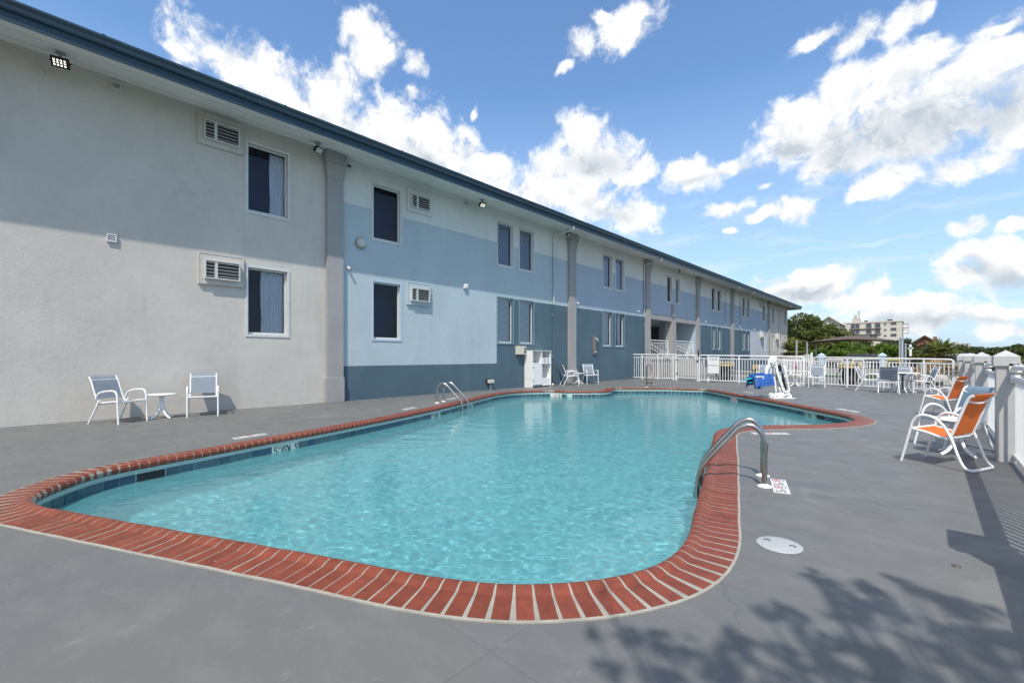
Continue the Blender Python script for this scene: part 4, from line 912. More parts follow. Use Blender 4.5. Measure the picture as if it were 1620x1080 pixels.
m = MB(); m.tube([(0, 0, 0), (0, 0, .28)], .025, 8); m.tube([(0, .09, 0), (0, .09, .28)], .016, 8); m.build('conduit', 'trim_teal', t); m = MB(); m.box(-.06, .05, -.09, .16, .26, .38); m.build('outlet_box', 'grey_cream', t, bevel=.008); m = MB(); m.box(-.11, -.06, -.13, .02, .27, .40); m.build('cover', 'black', t)
t = thing('call_panel', 'narrow bronze panel with a white handset on the dark blue wall', 'wall panel', (WX, 18.24, 1.34))
m = MB(); m.box(0, .06, 0, .20, 0, .88); m.build('panel', 'bronze', t, bevel=.005); m = MB(); m.tube([(.06, .16, .74), (.12, .18, .76), (.14, .24, .68), (.13, .27, .62)], .022, 8); m.tube([(.07, .14, .12), (.12, .16, .10)], .02, 8); m.build('handset', 'white', t); m = MB(); m.tube(smooth_path([(.13, .27, .62), (.10, .30, .40), (.09, .22, .16), (.10, .16, .10)], 4), .008, 5); m.build('cord', 'black', t)
# ------------------------------------------------------------------ patio furniture
def sling(mb, prof, w, mi=0):
    K = len(prof); vs = []
    for (x, z, sag) in prof:
        for j in range(7):
            y = -w + 2 * w * j / 6; vs.append((x, y, z - sag * (1 - (y / w) ** 2)))
    mb.add(vs, [(i * 7 + j, (i + 1) * 7 + j, (i + 1) * 7 + j + 1, i * 7 + j + 1) for i in range(K - 1) for j in range(6)], mi, True)
def chair_a(label, loc, rz, fab='sling_grey', group='white framed grey sling chairs', back=0):
    t = thing('patio_chair', label, 'chair', loc, rz, group); w = .262
    for s in (-1, 1):
        y = s * w
        m = MB(); m.tube([(.31, y, 0), (.295, y, .25), (.285, y, .46)], .0155, 8); m.build('leg', 'whitemetal', t)
        m = MB(); m.tube(smooth_path([(.285, y, .46), (.275, y, .54), (.235, y, .595), (.16, y, .61), (.02, y, .60), (-.10, y, .575), (-.17, y, .53), (-.205, y, .46)], 4), .0165, 8); m.build('armrest', 'whitemetal', t)
        m = MB(); m.tube([(-.13, y * .97, .43), (-.24, y, .22), (-.36, y * 1.04, 0)], .0155, 8); m.build('leg', 'whitemetal', t)
    wi = w - .03
    for s in (-1, 1): m = MB(); m.tube(smooth_path([(.29, s * wi, .415), (.10, s * wi, .405), (-.12, s * wi, .385), (-.20, s * wi, .42), (-.27, s * wi, .56), (-.34, s * wi, .76), (-.40 - back, s * wi, .86)], 3), .0145, 8); m.build('side_rail', 'whitemetal', t)
    m = MB(); m.tube([(.285, -w, .405), (.285, w, .405)], .015, 8); m.tube([(-.19, -w, .36), (-.19, w, .36)], .013, 8); m.tube([(-.36 - back, -wi, .80), (-.36 - back, wi, .80)], .009, 6); m.build('cross_bar', 'whitemetal', t)
    m = MB(); sling(m, [(.29, .418, 0), (.285, .424, .0), (.20, .42, .02), (.05, .412, .03), (-.08, .40, .02), (-.15, .395, .008)], wi); m.build('seat_sling', fab, t)
    m = MB(); sling(m, [(-.215, .455, 0), (-.25, .52, -.005), (-.30, .66, -.008), (-.345, .775, -.004), (-.38 - back, .835, 0), (-.42 - back, .87, 0), (-.47 - back * 1.4, .885, 0)], wi); m.build('back_sling', fab, t)
    return t
def face(dx, dy): return atan2(dy, dx)
GR = 'grey sling chairs with white frames'
c1 = chair_a('grey sling chair angled to the right, left of the small table by the grey wall', (-11.13, 1.0, 0), face(.566, .358), group=GR)
c2 = dup(c1, 'grey sling chair facing the pool, right of the small table by the grey wall', (-11.22, 2.34, 0), face(.68, -.16), GR)
dup(c1, 'white framed chair in profile between the towel cabinet and a tiny table', (-11.32, 15.65, 0), face(.45, .6), GR)
dup(c1, 'grey sling chair facing the pool just past the second pilaster', (-11.22, 17.1, 0), face(.55, -.42), GR)
dup(c1, 'grey sling chair against the far fence behind the blue cloth', (-5.15, 21.25, 0), face(.15, -1), GR)
dup(c1, 'grey sling chair at the gap between the two far fences', (-3.30, 21.45, 0), face(.12, -1), GR)
dup(c1, 'grey sling chair partly hidden behind the black piston of the pool lift', (-4.55, 21.5, 0), face(.5, -1), GR)
dup(c1, 'chair seen from behind at the far round table, shadow across its back', (-1.02, 19.75, 0), face(-.1, 1), GR)
dup(c1, 'white chair in profile at the left of the far round table', (-1.55, 20.35, 0), face(.95, -.1), GR)
dup(c1, 'white chair in profile at the right of the far round table', (-.18, 20.45, 0), face(-1, -.35), GR)
dup(c1, 'grey chair tucked in behind the far round table against the fence', (-.70, 20.75, 0), face(0, -1), GR)
def chair_b(label, loc, rz, fab, group):
    t = thing('curved_arm_chair', label, 'chair', loc, rz, group); w = .285; t.scale = (.83, .92, 1)
    for s in (-1, 1):
        y = s * w
        m = MB(); m.tube(smooth_path([(.36, y, 0), (.305, y, .20), (.25, y, .40), (.225, y, .48), (.17, y, .545), (.09, y, .57), (-.02, y, .545), (-.12, y, .46), (-.20, y, .32), (-.26, y, .16), (-.315, y * .98, .05), (-.37, y * .92, .018), (-.395, y * .75, .018)], 5), .0165, 9); m.build('arm_and_leg', 'whitemetal', t)
    m = MB(); m.tube([(-.395, -w * .76, .018), (-.40, 0, .018), (-.395, w * .76, .018)], .0165, 9); m.build('rear_cross_bar', 'whitemetal', t)
    wi = w - .035
    path = [(.27, wi, .40), (.10, wi, .375), (-.08, wi, .335), (-.16, wi, .345), (-.20, wi, .42), (-.27, wi, .60), (-.345, wi, .78), (-.40, wi, .825)]
    for s in (-1, 1): m = MB(); m.tube(smooth_path([(x, s * y, z) for x, y, z in path], 4), .0165, 9); m.build('side_rail', 'whitemetal', t)
    m = MB(); m.tube([(.262, -w, .398), (.262, w, .398)], .015, 8); m.tube([(-.145, -w, .335), (-.145, w, .335)], .015, 8); m.tube(smooth_path([(-.335, -wi, .76), (-.355, 0, .735), (-.335, wi, .76)], 5), .013, 8); m.build('cross_bar', 'whitemetal', t)
    m = MB(); sling(m, [(.285, .37, 0), (.285, .405, 0), (.22, .402, .015), (.08, .382, .03), (-.05, .352, .025), (-.12, .345, .01)], wi); m.build('seat_sling', fab, t)
    m = MB(); sling(m, [(-.175, .37, 0), (-.22, .47, -.012), (-.27, .60, -.018), (-.32, .725, -.010), (-.355, .795, 0), (-.40, .838, 0), (-.425, .835, 0)], wi); m.build('back_sling', fab, t)
    return t
CHB = 1
o1 = chair_b('bright orange sling chair nearest the camera by the white fence posts', (.135, 7.17, 0), face(-.915, .40), 'sling_orange', 'curved arm chairs along the white fence')
dup(o1, 'orange sling chair farther along the white fence, beyond the blue one', (.22, 13.05, 0), face(-.915, .40), 'curved arm chairs along the white fence')
chair_b('grey blue sling chair between the two orange chairs', (.24, 8.5, 0), face(-.83, -.55), 'sling_blue', 'curved arm chairs along the white fence')
def side_table(label, loc, rz, h=.49, r=.235, group='small round white side tables'):
    t = thing('side_table', label, 'side table', loc, rz, group)
    m = MB(); m.lathe([(r - .02, h - .028), (r, h - .020), (r + .004, h - .006), (r - .006, h), (r * .8, h - .003), (.001, h - .003)], (0, 0, 0), 36); m.build('table_top', 'whitemetal', t)
    m = MB(); m.lathe([(.045, .17), (.040, .25), (.034, h - .08), (.07, h - .03)], (0, 0, 0), 16); m.build('column', 'whitemetal', t)
    for k in range(4):
        a = pi / 2 * k + .5; c, s = cos(a), sin(a)
        m = MB(); m.tube(smooth_path([(.025 * c, .025 * s, .30), (.045 * c, .045 * s, .20), (.09 * c, .09 * s, .10), (.16 * c, .16 * s, .04), (.225 * c, .225 * s, .012)], 4), .02, 8, rs=None); m.build('leg', 'whitemetal', t)
    return t
t1 = side_table('small round white table between the two grey chairs by the grey wall', (-11.22, 1.64, 0), 0)
dup(t1, 'tiny white table in front of the second pilaster between two chairs', (-11.40, 16.42, 0), .4)
dup(t1, 'white side table at the far fence right of the pool lift', (-4.0, 21.25, 0), .2)
side_table('low white table between the nearest orange chair and the grey blue chair', (.26, 7.92, 0), .3, .46, .25)
t = thing('round_table', 'round white dining table by the far fence ringed by four chairs', 'table', (-.66, 20.2, 0))
m = MB(); m.lathe([(.44, .655), (.46, .663), (.46, .678), (.44, .685), (.001, .685)], (0, 0, 0), 40); m.build('table_top', 'whitemetal', t)
m = MB(); m.lathe([(.09, .60), (.09, .655)], (0, 0, 0), 14); m.tube([(0, 0, .10), (0, 0, .62)], .025, 8); m.build('umbrella_sleeve', 'rubber', t)
for k in range(4):
    a = pi / 2 * k + .35; c, s = cos(a), sin(a); m = MB(); m.tube(smooth_path([(.34 * c, .34 * s, .655), (.22 * c, .22 * s, .60), (.10 * c, .10 * s, .40), (.12 * c, .12 * s, .2), (.25 * c, .25 * s, .06), (.36 * c, .36 * s, .012)], 4), .016, 8); m.build('leg', 'whitemetal', t)
# towel cabinet
t = thing('towel_cabinet', 'tall white open shelf cabinet against the dark blue wall', 'cabinet', (WX + .005, 13.28, 0))
dpt, W, H = .43, 1.18, 1.475; th = .02
m = MB(); m.box(0, dpt, 0, th, 0, H - th); m.box(0, dpt, W - th, W, 0, H - th); m.box(0, dpt + .01, -.004, W + .004, H - th, H); m.box(0, th, th, W - th, .05, H - th); m.box(0, dpt - .01, W * .5, W * .5 + th, .05, H - th); m.box(.01, dpt - .01, th, W - th, .05, .07)
m.box(0, dpt - .005, -.003, -.0005, .355, .362, 1); m.build('carcass', ['white', 'rubber'], t)
m = MB(); m.box(.02, dpt - .01, th, W * .5, .95, .97); m.box(.02, dpt - .01, W * .5 + th, W - th, .93, .95); m.build('shelf', 'white', t)
m = MB(); m.box(dpt - .008, dpt + .010, .015, W * .5 + .005, .10, .945); d = m.build('cabinet_door', 'white', t)
m = MB(); m.box(dpt + .01, dpt + .03, .02, .05, .25, .30); m.box(dpt + .01, dpt + .03, .02, .05, .78, .83); m.box(dpt + .010, dpt + .03, W * .5 - .03, W * .5 - .01, .86, .92); m.build('hinge', 'rubber', d)
m = MB(); m.box(.02, dpt - .03, W * .5 + th, W - th, .05, .36); m.build('drawer_box', 'white', t)
t = thing('towel_stack', 'folded white striped towels on the cabinet upper right shelf', 'towels', (WX + .1, 13.28 + W * .5 + .1, .952))
m = MB()
for c_ in range(2):
    for k in range(5): m.box(.0, .30, .02 + c_ * .21, .21 + c_ * .21, k * .046 + .001, k * .046 + .043, 0)
m.build('towel', 'towel', t, bevel=.012)
m = MB()
for c_ in range(2):
    for k in range(5): m.box(.285, .302, .05 + c_ * .21, .18 + c_ * .21, k * .046 + .017, k * .046 + .028, 0)
m.build('stripe', 'towel_stripe', t)
t = thing('hose_reel', 'small black and white wheel on the deck at the right foot of the cabinet', 'reel', (WX + .38, 14.66, .075), R(20))
m = MB(); m.tube([(.065 * cos(2 * pi * k / 18), 0, .065 * sin(2 * pi * k / 18)) for k in range(18)], .016, 6, closed=True); m.build('rim', 'black', t); m = MB(); m.tube([(0, -.03, 0), (0, .03, 0)], .045, 14); m.build('hub', 'white', t); m = MB(); m.tube([(.02, .0, .01), (.0, -.02, .06), (.10, -.03, .075), (.18, -.02, -.07)], .01, 6); m.build('tail', 'black', t)

# ------------------------------------------------------------------ pool lift
U = Vector((.7277, .6859, 0)); LB = Vector((-3.30, 15.05, 0)); Wd = Vector((-.6859, .7277, 0))
t = thing('pool_lift', 'white accessible pool lift with black piston at the pool edge', 'pool lift', LB)
K = .0189
def lp(px, py, w=0): return U * ((px - 1230) * K) + Vector((0, 0, CAM_H + (563 - py) * K)) + Wd * w
def lbeam(name, pts, wd, th, m_='white', w=0, par=None, parent=None):
    m = MB()
    for a_, b_ in zip(pts, pts[1:]): m.beam(lp(*a_, w), lp(*b_, w), th, wd, up=U)
    return m.build(name, m_, parent or t, bevel=.008)
m = MB(); M = Matrix((U, Wd, Vector((0, 0, 1)))).transposed().to_4x4(); m.box(-.24, .42, -.22, .22, 0, .014, 0, M); m.build('base_plate', 'white', t)
for w in (-.10, .10):
    m = MB(); P = [lp(*p, w) for p in ((1217.5, 623), (1219, 629.5), (1225, 630.5), (1247, 622.5), (1248, 618), (1244, 616), (1236, 620), (1226, 621))]
    Q = [p + Wd * .016 for p in P]; n_ = len(P); m.add(P + Q, [list(range(n_))[::-1], list(range(n_, 2 * n_))] + [(i, (i + 1) % n_, n_ + (i + 1) % n_, n_ + i) for i in range(n_)]); m.build('base_bracket', 'white', t)
    lbeam('lift_arm', [(1237.5, 618), (1228, 592), (1222.5, 568)], .075, .022, 'white', w)
    lbeam('parallel_arm', [(1246, 618.5), (1241, 594), (1235.5, 573.5)], .05, .022, 'white', w)
    m = MB()
    for p in ((1221, 627), (1226, 626.5), (1247, 619), (1238, 621), (1236, 611), (1223, 573), (1223.5, 577), (1236, 575), (1241.5, 620.5)): m.tube([lp(*p, w - .012), lp(*p, w + .03)], .017, 8)
    m.build('bolt', 'black', t)
    lbeam('head_plate', [(1219.5, 574), (1224.5, 564.5)], .13, .02, 'white', w * .8)
lbeam('front_post', [(1224.5, 596), (1227.5, 619)], .06, .05)
lbeam('hanger', [(1221, 571), (1212, 585), (1211, 609)], .085, .07)
lbeam('hanger_plate', [(1204, 608.3), (1213, 609.8)], .035, .30)
m = MB(); m.tube([lp(1242.5, 617), lp(1237, 590)], .042, 12); m.tube([lp(1237, 590), lp(1233.5, 574.5)], .024, 10, 1); m.build('piston', ['black', 'steel'], t)
m = MB(); m.beam(lp(1233, 600), lp(1231.5, 590), .13, .10, up=U); m.build('label_box', 'lid', t)
m = MB(); m.beam(lp(1231.8, 587), lp(1231.2, 578), .15, .11, up=U); m.build('battery_box', 'black', t, bevel=.008)
m = MB(); m.box(.26, .40, -.05, .05, .01, .10, 0, M); m.build('rear_foot', 'white', t)
# seat on the hanger
for w in (-.22, .22):
    m = MB(); m.tube([lp(1189, 595.5, w), lp(1201, 595, w), lp(1199, 608, w)], .022, 8); m.build('seat_armrest', 'white', t)
m = MB(); m.beam(lp(1194, 603), lp(1210, 602), .46, .03, up=U); m.beam(lp(1209, 603), lp(1211, 592), .46, .03, up=U); m.build('seat_shell', 'cloth_blue', t)
t = thing('blue_cloth', 'bright blue cover draped over the lift seat', 'cover', lp(1201, 600) + LB)
m = MB(); vs = []; nx, ny = 14, 12
for i in range(nx + 1):
    for j in range(ny + 1):
        u = -.25 + .55 * i / nx; v = -.30 + .6 * j / ny
        z = .16 - (.34 * max(0, abs(v) - .2) / .1) + .015 * sin(9 * u + 4 * v) + .012 * sin(17 * v)
        if u < -.18: z -= (-.18 - u) * 1.6
        vs.append(U * u + Wd * v + Vector((0, 0, z)))
m.add(vs, [(i * (ny + 1) + j, (i + 1) * (ny + 1) + j, (i + 1) * (ny + 1) + j + 1, i * (ny + 1) + j + 1) for i in range(nx) for j in range(ny)], 0, True); m.build('cover_cloth', 'cloth_blue', t)
m = MB(); m.beam(U * -.44 + Vector((0, 0, -.02)), U * -.12 + Vector((0, 0, .08)), .16, .02, up=(0, 0, 1)); m.beam(U * -.33 + Vector((0, 0, -.10)), U * -.15 + Vector((0, 0, -.07)), .12, .02); m.build('footrest', 'teal_plastic', t)

# ------------------------------------------------------------------ fences
def tube_fence(name, label, p0, p1, z0, z1, posts, round0=True, round1=True, pitch=.118, lo=.09, mid=.15, cat='fence'):
    t = thing(name, label, cat, (p0[0], p0[1], 0)); d = Vector((p1[0] - p0[0], p1[1] - p0[1], 0)); L = d.length; d.normalize()
    zt = lambda s: z0 + (z1 - z0) * s / L
    m = MB(); P = []
    if round0: P += [d * (.10 * (1 - sin(R(a)))) + Vector((0, 0, zt(0) - .10 * (1 - cos(R(a))))) for a in (90, 60, 30)][::1] if False else [Vector((0, 0, zt(0) - .12)), d * .012 + Vector((0, 0, zt(0) - .06)), d * .045 + Vector((0, 0, zt(0) - .018)), d * .11 + Vector((0, 0, zt(0)))]
    else: P += [Vector((0, 0, zt(0)))]
    e = d * L
    if round1: P += [e - d * .11 + Vector((0, 0, zt(L))), e - d * .045 + Vector((0, 0, zt(L) - .018)), e - d * .012 + Vector((0, 0, zt(L) - .06)), e + Vector((0, 0, zt(L) - .12))]
    else: P += [e + Vector((0, 0, zt(L)))]
    m.tube(P, .026, 8); m.build('top_rail', 'whitemetal', t)
    m = MB(); m.beam(Vector((0, 0, z0 - mid)), e + Vector((0, 0, z1 - mid)), .034, .034); m.build('middle_rail', 'whitemetal', t)
    m = MB(); m.beam(Vector((0, 0, lo)), e + Vector((0, 0, lo)), .034, .034); m.build('bottom_rail', 'whitemetal', t)
    for s in posts:
        m = MB(); m.beam(d * s + Vector((0, 0, 0)), d * s + Vector((0, 0, zt(s) - (.11 if (s in (0, L) ) else .03))), .046, .046, up=d); m.build('post', 'whitemetal', t)
    n = int(L / pitch); m = MB()
    for k in range(1, n):
        s = L * k / n
        if min(abs(s - q) for q in posts) < .03: continue
        m.beam(d * s + Vector((0, 0, lo + .017)), d * s + Vector((0, 0, zt(s) - mid - .017)), .019, .019, up=d)
    m.build('picket_panel', 'whitemetal', t); return t
tube_fence('tube_fence', 'white tube fence between the building entrance and the gate', (-12.15, 22.3), (-9.47, 22.3), 1.335, 1.33, [0, .83, 1.72, 2.55, 2.68], True, False)
g = tube_fence('pool_gate', 'white picket gate with a black latch post in the far fence', (-9.40, 22.25), (-8.27, 22.05), 1.29, 1.27, [0, 1.147], False, False, lo=.16, cat='gate')
m = MB(); m.beam((-.03, 0, .35), (.05, 0, .35), .05, .06); m.beam((-.03, 0, 1.05), (.05, 0, 1.05), .05, .06); m.build('hinge', 'black', g)
m = MB(); m.beam((1.17, -.2, 1.02), (1.17, -.2, 1.55), .035, .05, up=(1, 0, 0)); m.box(1.10, 1.20, -.24, -.18, .95, 1.04); m.build('latch', 'black', g)
tube_fence('tube_fence', 'long white tube fence from the gate to behind the pool lift', (-8.15, 21.95), (-3.86, 22.1), 1.29, 1.22, [0, .42, 1.78, 3.15, 4.29], True, True)
m = None
tube_fence('tube_fence', 'long white tube fence at the far right behind the round table', (-3.62, 22.6), (.60, 21.1), 1.20, 1.135, [0, 1.3, 2.5, 3.7, 4.47], True, True)
t = thing('fence_board', 'white slotted plastic board hanging on the fence right of the gate', 'board', (-7.72, 21.85, 0))
m = MB(); Wb = .52; z0_, z1_ = .42, 1.20
m.box(0, Wb, -.02, .02, z0_ , .78); m.box(0, Wb, -.02, .02, .815, 1.06); m.box(0, Wb, -.02, .02, 1.14, z1_)
for a_, b_ in ((0, .07), (.15, .20), (.30, .35), (.44, Wb)): m.box(a_, b_, -.02, .02, 1.061, 1.139)
for a_, b_ in ((0, .03), (.12, .16), (.26, .29), (.38, .42), (.49, Wb)): m.box(a_, b_, -.019, .019, .781, .814)
m.build('board', 'white', t, bevel=.006)
m = MB(); m.tube([(.03, 0, z1_), (.03, .05, 1.26), (.03, .1, 1.2)], .01, 6); m.tube([(Wb - .03, 0, z1_), (Wb - .03, .05, 1.26), (Wb - .03, .1, 1.2)], .01, 6); m.build('hook', 'white', t)
# right hand fence with capped posts
FX = .577
t = thing('panel_fence', 'white fence with pyramid capped posts along the right of the deck', 'fence', (FX, 0, 0))
PY = [4.0 - 6.3, 4.0 - 3.15, 7.75, 11.0, 14.1, 17.2]
def cap_post(y, w=.165, h=1.13, ch=.115, pk=.075, cw=.025):
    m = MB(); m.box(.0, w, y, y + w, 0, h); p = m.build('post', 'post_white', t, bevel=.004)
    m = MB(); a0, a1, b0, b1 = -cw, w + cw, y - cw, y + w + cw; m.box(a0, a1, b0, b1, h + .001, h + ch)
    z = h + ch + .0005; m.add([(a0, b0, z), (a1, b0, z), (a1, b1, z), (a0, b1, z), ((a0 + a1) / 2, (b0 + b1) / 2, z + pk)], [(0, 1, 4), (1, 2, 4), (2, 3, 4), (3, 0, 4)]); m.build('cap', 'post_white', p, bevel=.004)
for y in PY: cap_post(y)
cap_post(3.415); cap_post(3.605)
def panel(y0, y1):
    x = .150
    for nm, z, r in (('top_rail', 1.12, .032), ('middle_rail', .985, .026), ('bottom_rail', .09, .022)):
        m = MB(); m.tube([(x, y0, z), (x, y1, z)], r, 12); m.build(nm, 'whitemetal', t)
    m = MB(); n = int((y1 - y0) / .105)
    for k in range(1, n): y = y0 + (y1 - y0) * k / n; m.beam((x, y, .11), (x, y, .975), .020, .020, up=(1, 0, 0))
    m.build('picket_panel', 'whitemetal', t)
    for y in (y0, y1):
        m = MB(); s = 1 if y == y0 else -1
        m.box(x - .05, x + .05, y if s > 0 else y - .02, y + .02 if s > 0 else y, 1.06, 1.16); m.box(x - .04, x + .04, y if s > 0 else y - .02, y + .02 if s > 0 else y, .94, 1.03)
        m.build('rail_bracket', 'white', t)
for a_, b_ in ((3.745, 7.745), (7.92, 10.995), (11.17, 14.095), (14.27, 17.195), (17.37, 20.9), (-.68, 3.43), (-2.13, -.86)): panel(a_, b_)
# the sling bag / band far post
# ------------------------------------------------------------------ entrance rails
def ramp_rail(label, y0, z0, y1, z1, guard, x):
    t = thing('entrance_railing', label, 'railing', (x, y0, 0)); m = MB()
    m.tube([(0, 0, z0), (0, y1 - y0, z1)], .022, 8); m.tube([(0, 0, z0 - .235), (0, y1 - y0, z1 - .22)], .02, 8); m.build('sloping_rail', 'whitemetal', t)
    g0, g1, zt = guard; m = MB(); m.tube([(-.12, g0 - y0, zt), (-.12, g1 - y0, zt)], .026, 8); m.tube([(-.12, g0 - y0, zt - .14), (-.12, g1 - y0, zt - .14)], .018, 8); m.tube([(-.12, g0 - y0, 1.25), (-.12, g1 - y0, 1.25)], .018, 8); m.build('guard_rail', 'whitemetal', t)
    m = MB(); n = int((g1 - g0) / .21)
    for k in range(n + 1): y = g0 - y0 + (g1 - g0) * k / n; m.beam((-.12, y, 1.26), (-.12, y, zt - .15), .02, .02, up=(1, 0, 0))
    m.build('picket_panel', 'whitemetal', t)
    for k in range(2):
        m = MB(); y = g0 - y0 + (g1 - g0) * (k * .98 + .01); m.beam((-.12, y, 1.2), (-.12, y, zt - .02), .05, .05, up=(1, 0, 0)); m.build('post', 'whitemetal', t)
    for k in range(1, 4):
        f = k / 3; m = MB(); y = (y1 - y0) * f; z = z0 + (z1 - z0) * f; m.beam((0, y, 0), (0, y, z), .04, .04, up=(1, 0, 0)); m.build('rail_post', 'whitemetal', t)
ramp_rail('white stair railing in the left bay of the entrance recess', 24.5, 1.93, 28.9, .80, (24.3, 27.1, 2.19), -11.88)
ramp_rail('white stair railing in the right bay of the entrance recess', 28.1, 1.915, 32.6, 1.02, (28.0, 30.95, 2.22), -11.80)

# ------------------------------------------------------------------ planting
def leaves(mb, n, fn, size, mi=0, flat=.0):
    for _ in range(n):
        p, s = fn()
        if p is None: continue
        a = Vector((random.gauss(0, 1), random.gauss(0, 1), random.gauss(0, 1))).normalized(); b = a.cross(Vector((random.gauss(0, 1), random.gauss(0, 1), random.gauss(0, 1)))).normalized()
        s = size * random.uniform(.6, 1.35) * s; p = Vector(p)
        mb.add([p - a * s, p - b * s * .45 + a * s * .1, p + a * s, p + b * s * .45 + a * s * .1], [(0, 1, 2, 3)], mi)
def clump_fn(cl, shell=.55):
    W = [c[3] * c[4] for c in cl]
    def f():
        c = random.choices(cl, W)[0]
        v = Vector((random.gauss(0, 1), random.gauss(0, 1), random.gauss(0, 1))).normalized(); r = random.uniform(shell, 1) ** .6
        return (c[0] + v.x * r * c[3], c[1] + v.y * r * c[4], max(.05, c[2] + v.z * r * c[5])), 1
    return f
def bush(label, base, spread, depth, height, n, leafm, size, kind='shrub', profile=None, sub=60, trunks=5, group=None, name=None):
    t = thing(name or kind.replace(' ', '_'), label, kind, base, 0, group); cl = []
    for _ in range(sub):
        u = random.uniform(-1, 1); h = height * (profile(u) if profile else (1 - .5 * u * u)); r = random.uniform(.09, .17) * height
        v = random.uniform(-1, 1)
        z = max(r * .5, random.uniform(.25, 1.0) ** .7 * h * (1 - .35 * v * v) - r * .6)
        cl.append((u * spread, v * depth, z, r * random.uniform(1.1, 1.8), r * random.uniform(1, 1.5), r * random.uniform(.7, 1.0)))
    m = MB(); leaves(m, n, clump_fn(cl, .35), size); m.build('foliage', leafm, t)
    m = MB()
    for c in random.sample(cl, min(trunks * 4, len(cl))):
        x = c[0] * .55; m.tube([(x, c[1] * .5, -.1), ((x + c[0]) / 2 + random.uniform(-.2, .2), c[1] * .7, c[2] * .5), (c[0], c[1], c[2])], .05, 5, rs=[height * .012 + .02, height * .008 + .015, .012])
    m.build('stem', 'bark', t); return t
bush('tall sprawling olive green thicket rising behind the building end', (-9.6, 68, 0), 5.6, 4.0, 6.8, 26000, 'leaf_bush', .24, 'thicket', lambda u: max(.36, min(1.0, .84 - .52 * u)), 150)
bush('dark shrubs between the building end and the thicket', (-13.5, 64, 0), 2.6, 2.0, 6.2, 9000, 'leaf_dark', .22, 'thicket', None, 50)
bush('bright green rounded hedge below the brown shade canopy', (-5.6, 54, 0), 3.3, 2.6, 2.55, 16000, 'leaf_hedge', .12, 'hedge', lambda u: 1 - .08 * sin(5 * u) - .1 * abs(u), 110)
bush('mixed green hedge behind the tall lamp pole', (-.9, 57, 0), 3.0, 2.4, 2.6, 12000, 'leaf_bush', .12, 'hedge', lambda u: .95 - .12 * u, 90)
bush('dark shrubs in front of the brick gabled house', (1.2, 72, 0), 4.6, 3, 3.2, 12000, 'leaf_dark', .15, 'hedge', lambda u: .9 - .25 * u, 80)
bush('dark low tree line along the horizon behind the right fence posts', (11.5, 130, 0), 8.5, 4, 4.3, 12000, 'leaf_dark', .24, 'tree line', lambda u: .72 + .22 * sin(4.3 * u + 1) - .05 * u, 120)
bush('small dark tree in front of the white apartment block', (-4.6, 100, 0), 2.6, 2, 5.3, 5000, 'leaf_dark', .17, 'tree', lambda u: 1 - .5 * abs(u), 40)
bush('low green shrubs along the street at far right', (6.5, 60, 0), 4.5, 2, 1.9, 8000, 'leaf_bush', .12, 'hedge', None, 60)
bush('long dark tree line far beyond the right hand fence', (44, 125, 0), 26, 5, 4.6, 14000, 'leaf_dark', .32, 'tree line', lambda u: .75 + .2 * sin(6 * u), 160)
def palm(label, base, h, n, L, dry=True, sc_=1.0, dryn=26):
    t = thing('palm', label, 'palm', base)
    m = MB(); m.tube([(0, 0, -.1), (.03, 0, h * .5), (0, .02, h)], .12, 10, rs=[.17, .13, .15]); m.build('trunk', 'bark', t)
    def fronds(num, e0, e1, nm, mt, ll):
        m = MB()
        for k in range(num):
            az = 2 * pi * k / num + random.uniform(-.2, .2); el = random.uniform(e0, e1); ln = ll * random.uniform(.8, 1.1)
            d = Vector((cos(az) * cos(el), sin(az) * cos(el), sin(el))); side = Vector((-sin(az), cos(az), 0)); up = d.cross(side) * -1
            st = Vector((0, 0, h)) + d * ln * .42 - Vector((0, 0, .05 * ln)); m.tube([(0, 0, h), st], .012, 4, rs=[.018, .01])
            for q in range(17):
                a = R(-100 + 200 * q / 16); v = (d * cos(a) + side * sin(a)).normalized(); le = ln * .62 * (1 - .25 * abs(a) / pi)
                tip = st + v * le - Vector((0, 0, .16 * le + random.uniform(0, .06))); mid = st + v * le * .55; w = v.cross(Vector((0, 0, 1))).normalized() * .034 * ll
                m.add([st, mid - w, tip, mid + w], [(0, 1, 2, 3)])
        m.build(nm, mt, t)
    fronds(n, .0, 1.35, 'fronds', 'leaf_palm', L)
    if dry: fronds(dryn, -.9, -.15, 'dry_fronds', 'leaf_dry', L * .85)
    return t
palm('fan palm with dry lower fronds beside the end of the building', (-8.75, 46, 0), 1.75, 30, 1.6)
palm('wide fan palm standing above the far right fence', (.42, 35, 0), 1.35, 34, 1.15)
# tree behind the right fence whose shade falls on the deck in front of the camera
t = thing('tree', 'slender tree beside the camera casting leafy shade on the deck', 'tree', (2.3, -2.1, 0))
m = MB(); m.tube([(0, 0, -.1), (.05, .1, 1.5), (-.1, .3, 2.8), (-.5, .5, 3.8), (-.9, .8, 4.4)], .06, 9, rs=[.12, .09, .07, .045, .02])
T0 = Vector((2.3, -2.1, 0)); cl = []
def up_from(gx, gy, z): return Vector((gx, gy, 0)) - SUN * (z / -SUN.z) - T0
br = []
for (gx, gy, r, z) in GCL:
    c = up_from(gx, gy, z); cl.append((c.x, c.y, c.z, r, r * .9, r * .5)); br.append(c)
for c in br: m.tube([(-.3, .4, 3.3), ((c.x - .3) / 2, (c.y + .4) / 2, (c.z + 3.3) / 2 + .1), c], .02, 5, rs=[.03, .018, .006])
m.build('trunk', 'bark', t)
m = MB()
def lf():
    c = random.choices(cl, [q[3] ** 2 for q in cl])[0]; v = Vector((random.gauss(0, 1), random.gauss(0, 1), random.gauss(0, 1))).normalized() * random.random() ** .5 * 1.25
    return (c[0] + v.x * c[3], c[1] + v.y * c[4], c[2] + v.z * c[5]), 1
